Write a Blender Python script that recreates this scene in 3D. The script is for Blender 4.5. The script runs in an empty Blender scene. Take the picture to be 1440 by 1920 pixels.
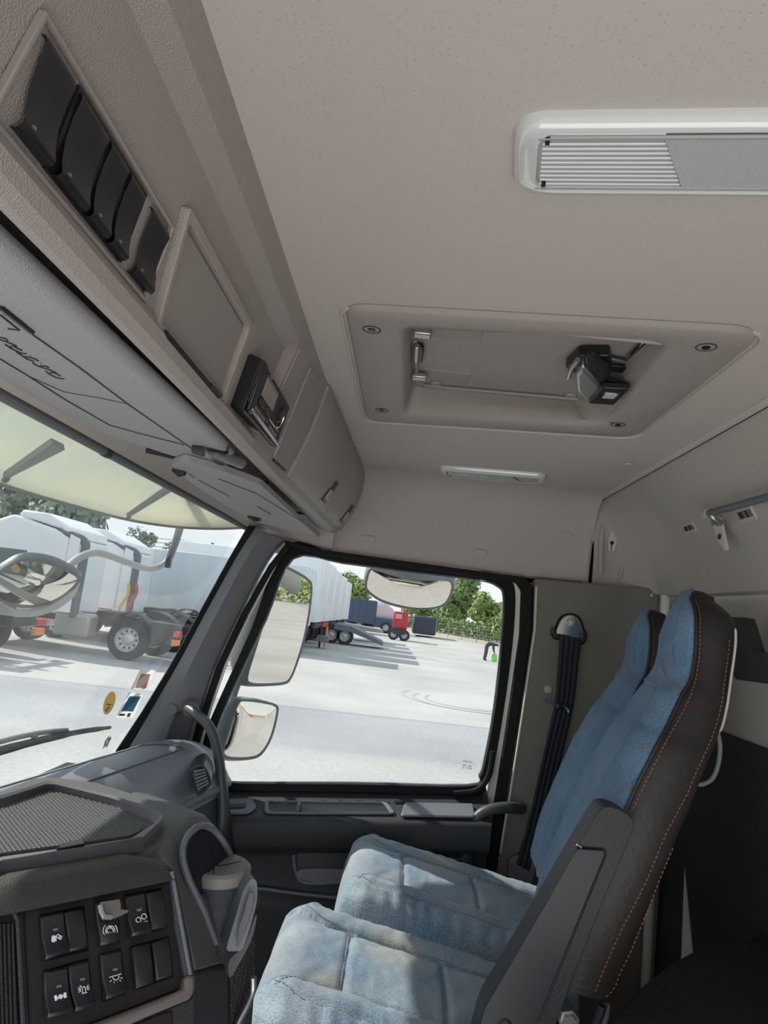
import bpy, bmesh, math, random
from mathutils import Vector as V, Matrix
from mathutils import noise as mnoise
random.seed(7)
D = bpy.data; C = bpy.context.scene.collection
PI = math.pi
UP = 2.0          # height of the lens above the yard; everything is laid out from the lens and lifted at the end
# ---------------------------------------------------------------- camera
F = 1300.0
def _n(a): return a.normalized()
CX = _n(V((35, 190, F))); _u = V((math.cos(.12), math.sin(.12), 0))
_dn = _n(CX.cross(_u)); _dn = _dn if _dn.y > 0 else -_dn
CZ = -_dn; CY = CZ.cross(CX)
def w(d): return V((d.dot(CX), d.dot(CY), d.dot(CZ)))
cam = D.objects.new('camera', D.cameras.new('camera')); C.objects.link(cam)
r_, u_, b_ = w(V((1, 0, 0))), w(V((0, -1, 0))), w(V((0, 0, -1)))
cam.matrix_world = Matrix(((r_.x, u_.x, b_.x, 0), (r_.y, u_.y, b_.y, 0), (r_.z, u_.z, b_.z, UP), (0, 0, 0, 1)))
cam.data.sensor_fit = 'VERTICAL'; cam.data.sensor_height = 36; cam.data.lens = F / 1920 * 36
cam.data.clip_start = .02; cam.data.clip_end = 800
bpy.context.scene.camera = cam
# ---------------------------------------------------------------- light
sc = bpy.context.scene
sc.view_settings.view_transform = 'Standard'; sc.view_settings.look = 'None'
sc.view_settings.gamma = 1; sc.view_settings.use_curve_mapping = False
sc.view_settings.exposure = 0.0
SUN_DIR = V((-.30, -.80, -.69))
SUN_E = 5.0
sun = D.objects.new('sun', D.lights.new('sun', 'SUN')); C.objects.link(sun)
sun.rotation_euler = SUN_DIR.to_track_quat('-Z', 'Y').to_euler()
sun.data.energy = SUN_E; sun.data.angle = math.radians(.6); sun.data.color = (1, .95, .86)
wd = D.worlds.new('sky'); sc.world = wd; wd.use_nodes = True
def sky():
    nt = wd.node_tree; nt.nodes.clear()
    N = nt.nodes.new; L = nt.links.new
    out = N('ShaderNodeOutputWorld'); bg = N('ShaderNodeBackground'); tc = N('ShaderNodeTexCoord')
    sp = N('ShaderNodeSeparateXYZ'); L(tc.outputs['Generated'], sp.inputs[0])
    cr = N('ShaderNodeValToRGB'); L(sp.outputs[2], cr.inputs[0])
    e = cr.color_ramp.elements; e[0].position = 0; e[0].color = (.88, .91, .91, 1); e[1].position = .7; e[1].color = (.52, .68, .86, 1)
    m = e = cr.color_ramp.elements.new(.18); m.color = (.76, .86, .92, 1)
    nz = N('ShaderNodeTexNoise'); nz.inputs['Scale'].default_value = 3; nz.inputs['Detail'].default_value = 6
    mp = N('ShaderNodeMapping'); mp.inputs['Scale'].default_value = (1, 1, 4); L(tc.outputs['Generated'], mp.inputs[0]); L(mp.outputs[0], nz.inputs['Vector'])
    c2 = N('ShaderNodeValToRGB'); c2.color_ramp.elements[0].position = .48; c2.color_ramp.elements[1].position = .68; L(nz.outputs[0], c2.inputs[0])
    mx = N('ShaderNodeMix'); mx.data_type = 'RGBA'; L(c2.outputs[0], mx.inputs[0]); L(cr.outputs[0], mx.inputs[6]); mx.inputs[7].default_value = (.92, .92, .90, 1)
    L(mx.outputs[2], bg.inputs[0]); bg.inputs[1].default_value = 1.12
    L(bg.outputs[0], out.inputs[0])
sky()
def area(name, loc, to, sx, sy, e, col=(1, 1, 1)):
    l = D.lights.new(name, 'AREA'); l.shape = 'RECTANGLE'; l.size = sx; l.size_y = sy; l.energy = e; l.color = col
    o = D.objects.new(name, l); C.objects.link(o); o.location = loc
    o.rotation_euler = (V(to) - V(loc)).to_track_quat('-Z', 'Y').to_euler(); return o
# fill lamp added low behind the lens to brighten the cab interior
area('driver_side_fill', (-.30, -.1, -.85), (.9, -.15, .44), 1.5, 1.0, 12.5, (1, .97, .93))

# ---------------------------------------------------------------- helpers
def ray(px, py): return w(V((px - 720, py - 960, F)))
def P(px, py, x=None, y=None, z=None, pl=None):
    """where the sight line of a photo point meets a plane of the cab"""
    r = ray(px, py)
    if pl: return r * (pl[0].dot(pl[1]) / r.dot(pl[1]))
    t = x / r.x if x is not None else (y / r.y if y is not None else z / r.z)
    return r * t
def PS(pts, **k): return [P(a, b, **k) for a, b in pts]
def base(par):
    v = V((0, 0, 0))
    while par is not None: v += par.location; par = par.parent
    return v
def link(name, me, mat, par=None, smooth=True, bev=0, seg=2, ang=35):
    if mat:
        for m in (mat if isinstance(mat, (list, tuple)) else [mat]): me.materials.append(m)
    b = base(par)
    if b.length: me.transform(Matrix.Translation(-b))
    o = D.objects.new(name, me); C.objects.link(o); o.parent = par
    if smooth:
        me.polygons.foreach_set('use_smooth', [True] * len(me.polygons))
        try: me.set_sharp_from_angle(angle=math.radians(ang))
        except Exception: pass
    if bev:
        m = o.modifiers.new('b', 'BEVEL'); m.width = bev; m.segments = seg; m.limit_method = 'ANGLE'; m.angle_limit = math.radians(30)
        m.harden_normals = False
    return o
def mk(name, vs, fs, mat, par=None, **k):
    me = D.meshes.new(name); me.from_pydata([tuple(v) for v in vs], [], fs); me.validate()
    bm = bmesh.new(); bm.from_mesh(me); bmesh.ops.recalc_face_normals(bm, faces=bm.faces); bm.to_mesh(me); bm.free()
    return link(name, me, mat, par, **k)
class MB:
    def __init__(s): s.v = []; s.f = []
    def add(s, vs, fs):
        n = len(s.v); s.v += [V(a) for a in vs]; s.f += [tuple(i + n for i in f) for f in fs]; return s
    def box(s, c, d, R=None):
        c = V(c); vs = []
        for x in (-.5, .5):
            for y in (-.5, .5):
                for z in (-.5, .5):
                    p = V((x * d[0], y * d[1], z * d[2])); vs.append(c + (R @ p if R else p))
        return s.add(vs, [(0, 1, 3, 2), (4, 6, 7, 5), (0, 4, 5, 1), (2, 3, 7, 6), (0, 2, 6, 4), (1, 5, 7, 3)])
    def prism(s, pts, ex):
        n = len(pts); ex = V(ex); a = [V(p) for p in pts]
        return s.add(a + [p + ex for p in a], [tuple(range(n)), tuple(range(2 * n - 1, n - 1, -1))] + [(i, (i + 1) % n, n + (i + 1) % n, n + i) for i in range(n)])
    def tube(s, pts, r, n=10, caps=True):
        pts = [V(p) for p in pts]; m = len(pts); vs = []; up = V((0, 0, 1)); prev = None
        for i, p in enumerate(pts):
            t = (pts[min(i + 1, m - 1)] - pts[max(i - 1, 0)]).normalized()
            if prev is None:
                a = t.cross(up); a = a if a.length > .1 else t.cross(V((1, 0, 0)))
            else: a = prev - t * prev.dot(t)
            a.normalize(); prev = a; b = t.cross(a); rr = r[i] if isinstance(r, (list, tuple)) else r
            vs += [p + (a * math.cos(k * 2 * PI / n) + b * math.sin(k * 2 * PI / n)) * rr for k in range(n)]
        fs = [(i * n + k, i * n + (k + 1) % n, (i + 1) * n + (k + 1) % n, (i + 1) * n + k) for i in range(m - 1) for k in range(n)]
        if caps: fs += [tuple(range(n)), tuple(range((m - 1) * n, m * n))]
        return s.add(vs, fs)
    def grid(s, rows, cu=False):
        n = len(rows[0]); k = len(s.v)
        s.v += [V(p) for r in rows for p in r]
        for i in range(len(rows) - 1):
            for j in range(n if cu else n - 1):
                s.f.append((k + i * n + j, k + i * n + (j + 1) % n, k + (i + 1) * n + (j + 1) % n, k + (i + 1) * n + j))
        return s
    def ring(s, o, i, ex):
        n = len(o); ex = V(ex); o = [V(p) for p in o]; i = [V(p) for p in i]
        vs = o + i + [p + ex for p in o] + [p + ex for p in i]; fs = []
        for k in range(n):
            q = (k + 1) % n
            fs += [(k, q, n + q, n + k), (2 * n + k, 3 * n + k, 3 * n + q, 2 * n + q), (k, 2 * n + k, 2 * n + q, q), (n + k, n + q, 3 * n + q, 3 * n + k)]
        return s.add(vs, fs)
    def lathe(s, c, prof, n=28, ax=None):
        c = V(c); ax = _n(V(ax)) if ax else V((0, 0, 1)); a = ax.orthogonal().normalized(); b = ax.cross(a); rows = []
        for r, h in prof: rows.append([c + ax * h + (a * math.cos(k * 2 * PI / n) + b * math.sin(k * 2 * PI / n)) * r for k in range(n)])
        return s.grid(rows, True)
    def build(s, name, mat, par=None, **k): return mk(name, s.v, s.f, mat, par, **k)
def smooth_pts(pts, n=6, closed=False):
    pts = [V(p) for p in pts]; m = len(pts); out = []
    rng = range(m if closed else m - 1)
    for i in rng:
        g = (lambda j: pts[j % m]) if closed else (lambda j: pts[max(0, min(m - 1, j))])
        a, b, c, d = g(i - 1), g(i), g(i + 1), g(i + 2)
        for k in range(n):
            t = k / n
            out.append(.5 * ((2 * b) + (c - a) * t + (2 * a - 5 * b + 4 * c - d) * t * t + (3 * b - a - 3 * c + d) * t ** 3))
    if not closed: out.append(pts[-1])
    return out
def rnd(pts, r, n=5):
    """rounded corners on a closed polygon"""
    pts = [V(p) for p in pts]; m = len(pts); out = []
    for i in range(m):
        a, b, c = pts[i - 1], pts[i], pts[(i + 1) % m]
        rr = r[i] if isinstance(r, (list, tuple)) else r
        if rr <= 0:
            out += [b.copy() for _ in range(n + 1)]; continue
        p = b + (a - b).normalized() * min(rr, (a - b).length * .48); q = b + (c - b).normalized() * min(rr, (c - b).length * .48)
        for k in range(n + 1):
            t = k / n; out.append(p * (1 - t) ** 2 + b * 2 * t * (1 - t) + q * t * t)
    return out
def scl(pts, d):
    """polygon moved inwards by d in its own plane"""
    c = sum((V(p) for p in pts), V()) / len(pts); return [V(p) + (c - V(p)).normalized() * d for p in pts]
def tag(o, label, cat, group=None):
    o['label'] = label; o['category'] = cat
    if group: o['group'] = group
    return o
def thing(name, loc, label, cat, group=None):
    o = D.objects.new(name, None); C.objects.link(o); o.location = loc; o.empty_display_size = .05
    return tag(o, label, cat, group)
def struct(o): o['kind'] = 'structure'; return o
def sempty(name, loc):
    o = D.objects.new(name, None); C.objects.link(o); o.location = loc; return struct(o)
def cut(o, mb):
    """really carve a pocket out of a mesh"""
    b = base(o); me = D.meshes.new('c'); me.from_pydata([tuple(v - b) for v in mb.v], [], mb.f)
    bm = bmesh.new(); bm.from_mesh(me); bmesh.ops.recalc_face_normals(bm, faces=bm.faces); bm.to_mesh(me); bm.free()
    c = D.objects.new('c', me); C.objects.link(c)
    md = o.modifiers.new('x', 'BOOLEAN'); md.operation = 'DIFFERENCE'; md.solver = 'EXACT'; md.object = c
    while o.modifiers[0].name != 'x': o.modifiers.move(len(o.modifiers) - 1, 0)
    keep = [m for m in o.modifiers if m.name != 'x']
    st = [(m, m.show_viewport) for m in keep]
    for m in keep: m.show_viewport = False
    c.location = base(o) - (o.location if o.parent is None else base(o)) if False else V((0, 0, 0))
    # both meshes are written from the same origin
    c.parent = o.parent; c.location = o.location
    bpy.context.view_layer.update()
    new = D.meshes.new_from_object(o.evaluated_get(bpy.context.evaluated_depsgraph_get()))
    mats = [m for m in o.data.materials]
    o.modifiers.remove(md); o.data = new
    for m, s_ in st: m.show_viewport = s_
    D.objects.remove(c)
    try: new.set_sharp_from_angle(angle=math.radians(35))
    except Exception: pass
    return o

# ---------------------------------------------------------------- materials
def mat(name, col, rough=.5, metal=0, bump=None, var=None, spec=.5, coat=0, dots=None, alpha=None, sheen=0, trans=0):
    m = D.materials.new(name); m.use_nodes = True; nt = m.node_tree; N = nt.nodes.new; L = nt.links.new
    p = nt.nodes['Principled BSDF']; col = tuple(col) + (1,)
    p.inputs['Base Color'].default_value = col; p.inputs['Roughness'].default_value = rough; p.inputs['Metallic'].default_value = metal
    p.inputs['Specular IOR Level'].default_value = spec; p.inputs['Coat Weight'].default_value = coat; p.inputs['Sheen Weight'].default_value = sheen
    p.inputs['Transmission Weight'].default_value = trans
    tc = N('ShaderNodeTexCoord'); src = None
    if var:   # (scale, amount, colour)
        nz = N('ShaderNodeTexNoise'); nz.inputs['Scale'].default_value = var[0]; nz.inputs['Detail'].default_value = 5; L(tc.outputs['Object'], nz.inputs['Vector'])
        cr = N('ShaderNodeValToRGB'); cr.color_ramp.elements[0].position = .4; cr.color_ramp.elements[1].position = .65; L(nz.outputs[0], cr.inputs[0])
        mm = N('ShaderNodeMath'); mm.operation = 'MULTIPLY'; mm.inputs[1].default_value = var[1]; L(cr.outputs[0], mm.inputs[0])
        mx = N('ShaderNodeMix'); mx.data_type = 'RGBA'; L(mm.outputs[0], mx.inputs[0]); mx.inputs[6].default_value = col; mx.inputs[7].default_value = tuple(var[2]) + (1,)
        src = mx.outputs[2]
    if dots:  # (scale, radius, colour)
        vo = N('ShaderNodeTexVoronoi'); vo.inputs['Scale'].default_value = dots[0]; vo.inputs['Randomness'].default_value = .25; L(tc.outputs['Object'], vo.inputs['Vector'])
        lt = N('ShaderNodeMath'); lt.operation = 'LESS_THAN'; lt.inputs[1].default_value = dots[1]; L(vo.outputs['Distance'], lt.inputs[0])
        mx = N('ShaderNodeMix'); mx.data_type = 'RGBA'; L(lt.outputs[0], mx.inputs[0]); mx.inputs[7].default_value = tuple(dots[2]) + (1,)
        if src: L(src, mx.inputs[6])
        else: mx.inputs[6].default_value = col
        src = mx.outputs[2]
    if src: L(src, p.inputs['Base Color'])
    if bump:  # (scale, strength[, kind])
        if len(bump) > 2 and bump[2] == 'v': bn = N('ShaderNodeTexVoronoi'); o_ = bn.outputs['Distance']
        else: bn = N('ShaderNodeTexNoise'); bn.inputs['Detail'].default_value = 3; o_ = bn.outputs[0]
        bn.inputs['Scale'].default_value = bump[0]; L(tc.outputs['Object'], bn.inputs['Vector'])
        bp = N('ShaderNodeBump'); bp.inputs['Strength'].default_value = bump[1]; bp.inputs['Distance'].default_value = .002; L(o_, bp.inputs['Height']); L(bp.outputs[0], p.inputs['Normal'])
    return m
M = {}
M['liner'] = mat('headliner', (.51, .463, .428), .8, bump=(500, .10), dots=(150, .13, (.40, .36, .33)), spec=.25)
M['panel'] = mat('rear panel', (.45, .42, .385), .75, bump=(240, .3), dots=(170, .12, (.38, .35, .32)), spec=.3)
M['beige'] = mat('beige plastic', (.355, .318, .292), .52, bump=(700, .42, 'v'), spec=.4)
M['beige2'] = mat('beige smooth plastic', (.30, .272, .252), .6, spec=.35)
M['grey'] = mat('visor plastic', (.36, .36, .365), .58, bump=(700, .42, 'v'), spec=.35)
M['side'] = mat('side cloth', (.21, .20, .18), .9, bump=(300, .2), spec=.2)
M['pillar'] = mat('pillar trim', (.17, .175, .19), .6, bump=(500, .3, 'v'), spec=.35)
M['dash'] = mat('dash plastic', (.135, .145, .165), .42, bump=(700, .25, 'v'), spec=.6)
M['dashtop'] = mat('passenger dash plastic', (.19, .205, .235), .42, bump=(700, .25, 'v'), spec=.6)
M['dash2'] = mat('dark trim plastic', (.035, .037, .041), .55, bump=(520, .3, 'v'), spec=.4)
M['dashpad'] = mat('soft dash padding', (.06, .055, .052), .55, bump=(700, .35, 'v'), spec=.45)
M['facia'] = mat('switch facia', (.02, .017, .017), .5, spec=.4)
M['blk'] = mat('black plastic', (.012, .012, .014), .35, spec=.5)
M['blk2'] = mat('black rubber', (.012, .012, .013), .75, spec=.25)
M['switch'] = mat('switch black', (.018, .018, .022), .32, spec=.5)
M['sym'] = mat('white marking', (.75, .76, .80), .6)
M['cream'] = mat('cream body paint', (.62, .62, .54), .35, coat=.3)
M['silver'] = mat('satin silver', (.35, .35, .36), .35, metal=.8)
M['chrome'] = mat('chrome', (.8, .8, .8), .12, metal=1)
M['steel'] = mat('dull steel', (.45, .45, .45), .38, metal=.9)
M['strip'] = mat('bronze grey trim', (.20, .175, .16), .4, metal=.3)
M['tray'] = mat('tray surround', (.115, .116, .12), .55, bump=(700, .2, 'v'), spec=.4)
M['leather'] = mat('dark leather', (.019, .017, .0165), .5, bump=(90, .5), spec=.45)
M['armpl'] = mat('armrest plastic', (.026, .026, .029), .5, bump=(300, .3), spec=.4)
M['arm2'] = mat('armrest inlay', (.022, .024, .03), .42, spec=.4)
M['thread'] = mat('orange thread', (.42, .17, .07), .8)
M['thread2'] = mat('brown thread', (.30, .2, .15), .8)
M['belt'] = mat('belt webbing', (.02, .025, .032), .6, bump=(600, .4), spec=.3)
M['bunk'] = mat('bunk vinyl', (.025, .022, .021), .6, bump=(150, 1.0, 'v'), spec=.4)
M['black_hole'] = mat('dark gap', (.006, .006, .006), .9, spec=.1)
def glass_mat(name, tint=(1, 1, 1), refl=.06, haze=0, hz=(1, 1, 1)):
    m = D.materials.new(name); m.use_nodes = True; nt = m.node_tree; N = nt.nodes.new; L = nt.links.new; nt.nodes.clear()
    out = N('ShaderNodeOutputMaterial'); tr = N('ShaderNodeBsdfTransparent'); tr.inputs[0].default_value = tuple(tint) + (1,)
    gl = N('ShaderNodeBsdfGlossy'); gl.inputs['Roughness'].default_value = .02; lw = N('ShaderNodeLayerWeight'); lw.inputs[0].default_value = .25
    ma = N('ShaderNodeMath'); ma.operation = 'MULTIPLY_ADD'; ma.inputs[1].default_value = refl * 3; ma.inputs[2].default_value = refl * .5; L(lw.outputs['Fresnel'], ma.inputs[0])
    mx = N('ShaderNodeMixShader'); L(ma.outputs[0], mx.inputs[0]); L(tr.outputs[0], mx.inputs[1]); L(gl.outputs[0], mx.inputs[2]); last = mx.outputs[0]
    if haze:
        df = N('ShaderNodeBsdfDiffuse'); df.inputs[0].default_value = tuple(hz) + (1,); tl = N('ShaderNodeBsdfTranslucent'); tl.inputs[0].default_value = tuple(hz) + (1,)
        ad = N('ShaderNodeMixShader'); ad.inputs[0].default_value = .5; L(df.outputs[0], ad.inputs[1]); L(tl.outputs[0], ad.inputs[2])
        nz = N('ShaderNodeTexNoise'); nz.inputs['Scale'].default_value = 6; tc = N('ShaderNodeTexCoord'); L(tc.outputs['Object'], nz.inputs['Vector'])
        mh = N('ShaderNodeMath'); mh.operation = 'MULTIPLY'; mh.inputs[1].default_value = haze * 2; L(nz.outputs[0], mh.inputs[0])
        m2 = N('ShaderNodeMixShader'); L(mh.outputs[0], m2.inputs[0]); L(last, m2.inputs[1]); L(ad.outputs[0], m2.inputs[2]); last = m2.outputs[0]
    L(last, out.inputs[0]); return m
M['glass'] = glass_mat('window glass', (.97, .98, .98), .003)
M['wscreen'] = glass_mat('dusty windscreen glass', (.97, .985, .985), .012, haze=.035)

# ================================================================ ROOM SHELL (cab)
XW = 2.25                      # inner face of the passenger side
# roof lining with the hatch opening
hx0, hx1, hy0, hy1 = 1.0, 1.5, -.37, .10
def ceiling():
    ys = [.22, .205, hy1, hy0, -.585]; xs = [-.1, .5, hx0, hx1, 1.9, 2.12]
    prof = [(x, .44) for x in xs] + [(2.12 + .13 * math.sin(a), .31 + .13 * math.cos(a)) for a in [k * PI / 16 for k in range(1, 9)]]
    n = len(prof); vs = [V((x, y, z)) for y in ys for x, z in prof]
    fs = [(i * n + j, i * n + j + 1, (i + 1) * n + j + 1, (i + 1) * n + j) for i in range(4) for j in range(n - 1) if not (i == 2 and j == 2)]
    o = struct(mk('ceiling', vs, fs, M['liner'], ang=60))
    MB().box((1.1, -.2, .60), (2.5, 1.5, .02)).box((2.33, -.03, .36), (.04, 1.04, .42)).box((2.33, -.62, -.4), (.04, .56, 1.9)).build('roof_skin', M['cream'], o)
    return o
ceiling()
# upper side wall above the door (header trim) : from the roof curve down to the door seal
def header():
    mb = MB(); rows = []
    for y, zb in ((.60, .235), (.52, .214), (.44, .19), (.36, .172), (.2, .163), (0, .168), (-.2, .166), (-.37, .163), (-.575, .168)):
        rows.append([V((XW, y, .312)), V((XW + .003, y, .26)), V((XW, y, zb + .012)), V((XW - .004, y, zb + .003)), V((XW + .012, y, zb)), V((XW + .06, y, zb))])
    mb.grid(rows); o = struct(mb.build('wall_right', M['liner'], ang=50))
    for px, py in ((900, 1036), (690, 1010), (1062, 1003)):      # small screw caps in the trim
        c = P(px, py, x=XW - .001)
        q = MB().prism(rnd([c + V((0, a, b)) for a, b in ((-.022, -.009), (.022, -.009), (.022, .009), (-.022, .009))], .004), (-.003, 0, 0)).build('screw_cap', M['liner'], o, bev=.001)
    # side wall behind the door, lower
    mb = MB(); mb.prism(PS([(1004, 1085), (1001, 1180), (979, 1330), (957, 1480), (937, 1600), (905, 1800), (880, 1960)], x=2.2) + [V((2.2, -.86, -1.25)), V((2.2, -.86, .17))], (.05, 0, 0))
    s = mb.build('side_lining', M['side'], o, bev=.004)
    return o
WR = header()
# shell behind: upper rear panel wraps round the corner
def rear():
    n = 9
    bot = [V((XW + .012, -.567, .17)), V((XW + .005, -.64, .163)), V((XW - .015, -.72, .157)), V((XW - .05, -.77, .153)), V((XW - .10, -.79, .15)), V((1.9, -.80, .148)), V((1.5, -.80, .147)), V((.9, -.80, .146)), V((.3, -.80, .146)), V((-.1, -.80, .146))]
    top = [V((XW + .004, -.567, .40)), V((2.235, -.588, .432)), V((2.2, -.60, .445)), V((2.15, -.603, .448)), V((2.08, -.604, .448)), V((1.9, -.604, .448)), V((1.5, -.604, .448)), V((.9, -.604, .448)), V((.3, -.604, .448)), V((-.1, -.604, .448))]
    B = smooth_pts(bot, 4); T = smooth_pts(top, 4); rows = []
    for k in range(13):
        t = k / 12; f = t ** 1.0; bulge = math.sin(PI * t) * .035
        row = []
        for i in range(len(B)):
            p = T[i].lerp(B[i], f)
            sx = min(1, max(0, (2.2 - p.x) / .15))
            row.append(p + V((0, -bulge * 1.0 * sx, bulge * .9 * sx)))
        rows.append(row)
    rows.append([b + V((0, -.03, -.004)) for b in B])
    o = MB().grid(rows).build('wall_rear', M['panel'], ang=50); struct(o)
    # raised lip between the roof lining and the panel
    lip = [V((2.262, -.572, .165)), V((2.258, -.572, .30)), V((2.255, -.573, .40)), V((2.235, -.578, .427)), V((2.19, -.585, .439)), V((2.1, -.588, .441)), V((1.5, -.588, .441)), V((.8, -.588, .441)), V((-.1, -.588, .441))]
    MB().tube(smooth_pts(lip, 6), .0105, 10).build('edge_lip', M['liner'], o)
    gap = [p + V((0, -.016, .004)) for p in lip]
    MB().tube(smooth_pts(gap, 6), .006, 8).build('edge_groove', M['black_hole'], o)
    # lower rear wall: light lining above, dark trim below
    MB().prism([V((2.2, -.845, .15)), V((-.1, -.845, .15)), V((-.1, -.845, -.20)), V((2.2, -.845, -.20))], (0, -.04, 0)).build('lower_lining', M['panel'], o)
    MB().prism([V((2.2, -.84, -.20)), V((-.1, -.84, -.20)), V((-.1, -.84, -1.25)), V((2.2, -.84, -1.25))], (0, -.05, 0)).build('dark_lining', M['dash2'], o)
    MB().prism(rnd([V((x, -.835, z)) for x, z in ((1.30, .09), (.3, .09), (.3, -.42), (1.30, -.42))], .12, 8), (0, -.03, 0)).build('rear_window_surround', M['panel'], o, bev=.012, seg=4)
    return o
WREAR = rear()
o = MB().prism([V((-.1, -.9, -1.25)), V((2.3, -.9, -1.25)), V((2.3, 1.1, -1.25)), V((-.1, 1.1, -1.25))], (0, 0, -.05)).build('floor', M['black_hole']); struct(o)
# corner post behind the seats
o = MB().tube([V((2.17, -.795, .15)), V((2.17, -.80, -.3)), V((2.17, -.81, -1.1))], .014, 12).build('trim_3', M['cream']); struct(o)

# ---------------------------------------------------------------- A pillar, windscreen header
def strip3d(a, b, th):
    """closed slab between two matching polylines, thickness vector th"""
    n = len(a); vs = [V(p) for p in a] + [V(p) for p in b]; th = V(th); vs += [v + th for v in vs]; fs = []
    for i in range(n - 1):
        fs += [(i, i + 1, n + i + 1, n + i), (2 * n + i, 3 * n + i, 3 * n + i + 1, 2 * n + i + 1), (i, 2 * n + i, 2 * n + i + 1, i + 1), (n + i, n + i + 1, 3 * n + i + 1, 3 * n + i)]
    fs += [(0, n, 3 * n, 2 * n), (n - 1, 3 * n - 1, 4 * n - 1, 2 * n - 1)]
    return MB().add(vs, fs)
ys_ = [(478, 985), (442, 1045), (385, 1150), (331, 1250), (277, 1340), (236, 1412)]
G0 = PS([(466, 985), (431, 1045), (373, 1150), (318, 1250), (263, 1340), (215, 1412)], x=2.14)
G1 = PS([(480, 988), (443, 1045), (385, 1150), (331, 1250), (276, 1345), (236, 1412)], x=2.15)
G2 = PS([(528, 1012), (496, 1052), (445, 1150), (398, 1250), (372, 1330), (352, 1412)], x=2.19)
Gm = [a.lerp(b, .45) + V((-.035, 0, 0)) for a, b in zip(G1, G2)]
pil = sempty('trim_1', (2.15, .65, -.5))
strip3d(G0, G1, (.03, .01, 0)).build('windscreen_seal', M['blk2'], pil, bev=.003)
mb = MB().grid([smooth_pts(G1, 3), smooth_pts([a.lerp(b, .4) for a, b in zip(G1, Gm)], 3), smooth_pts(Gm, 3), smooth_pts([a.lerp(b, .5) + V((-.006, 0, 0)) for a, b in zip(Gm, G2)], 3), smooth_pts(G2, 3), smooth_pts([p + V((.06, 0, 0)) for p in G2], 3), smooth_pts([p + V((.05, .02, 0)) for p in G1], 3)], False)
mb.build('pillar_cover', M['pillar'], pil, ang=60)
c = P(322, 1330, x=2.13)
MB().lathe(c, [(0, -.004), (.015, -.004), (.017, 0), (.017, .01)], 24, (1, .25, 0)).build('screw_cover', M['pillar'], pil)
# foot of the pillar down to the dash
MB().prism(PS([(278, 1345), (372, 1325), (350, 1400), (385, 1450), (250, 1420)], x=2.145), (.05, 0, 0)).build('pillar_foot', M['dash2'], pil, bev=.01)
# body frame round the door: cream strip and inner black seal
O2 = PS([(530, 1012), (600, 1030), (760, 1052), (985, 1082), (1000, 1100), (997, 1180), (975, 1330), (952, 1480), (930, 1640), (915, 1760)], x=2.215)
I2 = PS([(536, 1022), (600, 1040), (760, 1062), (968, 1092), (978, 1108), (975, 1190), (955, 1330), (932, 1480), (905, 1640), (890, 1760)], x=2.215)
ap = sempty('trim_2', (2.2, -.35, -1.2))
strip3d(O2, I2, (.03, 0, 0)).build('aperture_seal', M['blk2'], ap, bev=.004)
E2 = PS([(1006, 1100), (1003, 1180), (981, 1330), (958, 1480), (938, 1600)], x=2.2)
MB().tube(E2, .0035, 6).build('seal_edge', M['cream'], ap)
J2 = PS([(900, 1068), (950, 1088), (958, 1110), (950, 1200), (935, 1330), (915, 1480), (905, 1560), (880, 1760)], x=2.245)
K2 = PS([(900, 1088), (968, 1094), (980, 1110), (977, 1190), (956, 1330), (934, 1480), (910, 1640), (890, 1760)], x=2.235)
strip3d(K2, J2, (.03, 0, 0)).build('painted_jamb', M['cream'], ap, bev=.003)
# cream strip and inner seals along the pillar side of the door
A3 = PS([(535, 1020), (503, 1060), (452, 1150), (405, 1250), (378, 1330), (352, 1420)], x=2.21)
B3 = PS([(545, 1024), (514, 1064), (464, 1150), (417, 1250), (390, 1330), (366, 1420)], x=2.21)
strip3d(A3, B3, (.03, 0, 0)).build('front_seal', M['blk2'], ap, bev=.003)
A4 = PS([(520, 1052), (470, 1150), (424, 1245), (396, 1325), (370, 1420)], x=2.222)
MB().tube(A4, .0045, 8).build('front_jamb_edge', M['cream'], ap)

# ---------------------------------------------------------------- passenger door
door = sempty('door_1', (2.25, .1, -1.2))
outer = [(536, 1022), (640, 1043), (760, 1060), (900, 1077), (952, 1088), (966, 1110), (962, 1200), (945, 1330), (925, 1440), (912, 1472), (885, 1490), (650, 1486), (372, 1478), (360, 1440), (398, 1340), (470, 1180)]
inner = [(548, 1046), (640, 1054), (760, 1070), (895, 1086), (934, 1098), (946, 1120), (942, 1200), (928, 1330), (909, 1430), (900, 1455), (878, 1474), (650, 1470), (400, 1466), (388, 1440), (414, 1340), (497, 1160)]
So = smooth_pts(PS(outer, x=2.235), 4, True); Si = smooth_pts(PS(inner, x=2.235), 4, True)
MB().ring(So, Si, (.025, 0, 0)).build('window_frame', M['blk2'], door, bev=.005)
Sj = smooth_pts(PS(inner, x=2.262), 4, True); Sk = [p + (sum(Sj, V()) / len(Sj) - p).normalized() * .006 for p in Sj]
MB().ring(Sj, Sk, (.012, 0, 0)).build('glass_channel', M['dash'], door)
gp = smooth_pts(PS(inner, x=2.268), 4, True)
g = MB().prism(gp, (.005, 0, 0)).build('window_pane', M['glass'], door, smooth=False)
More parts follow.
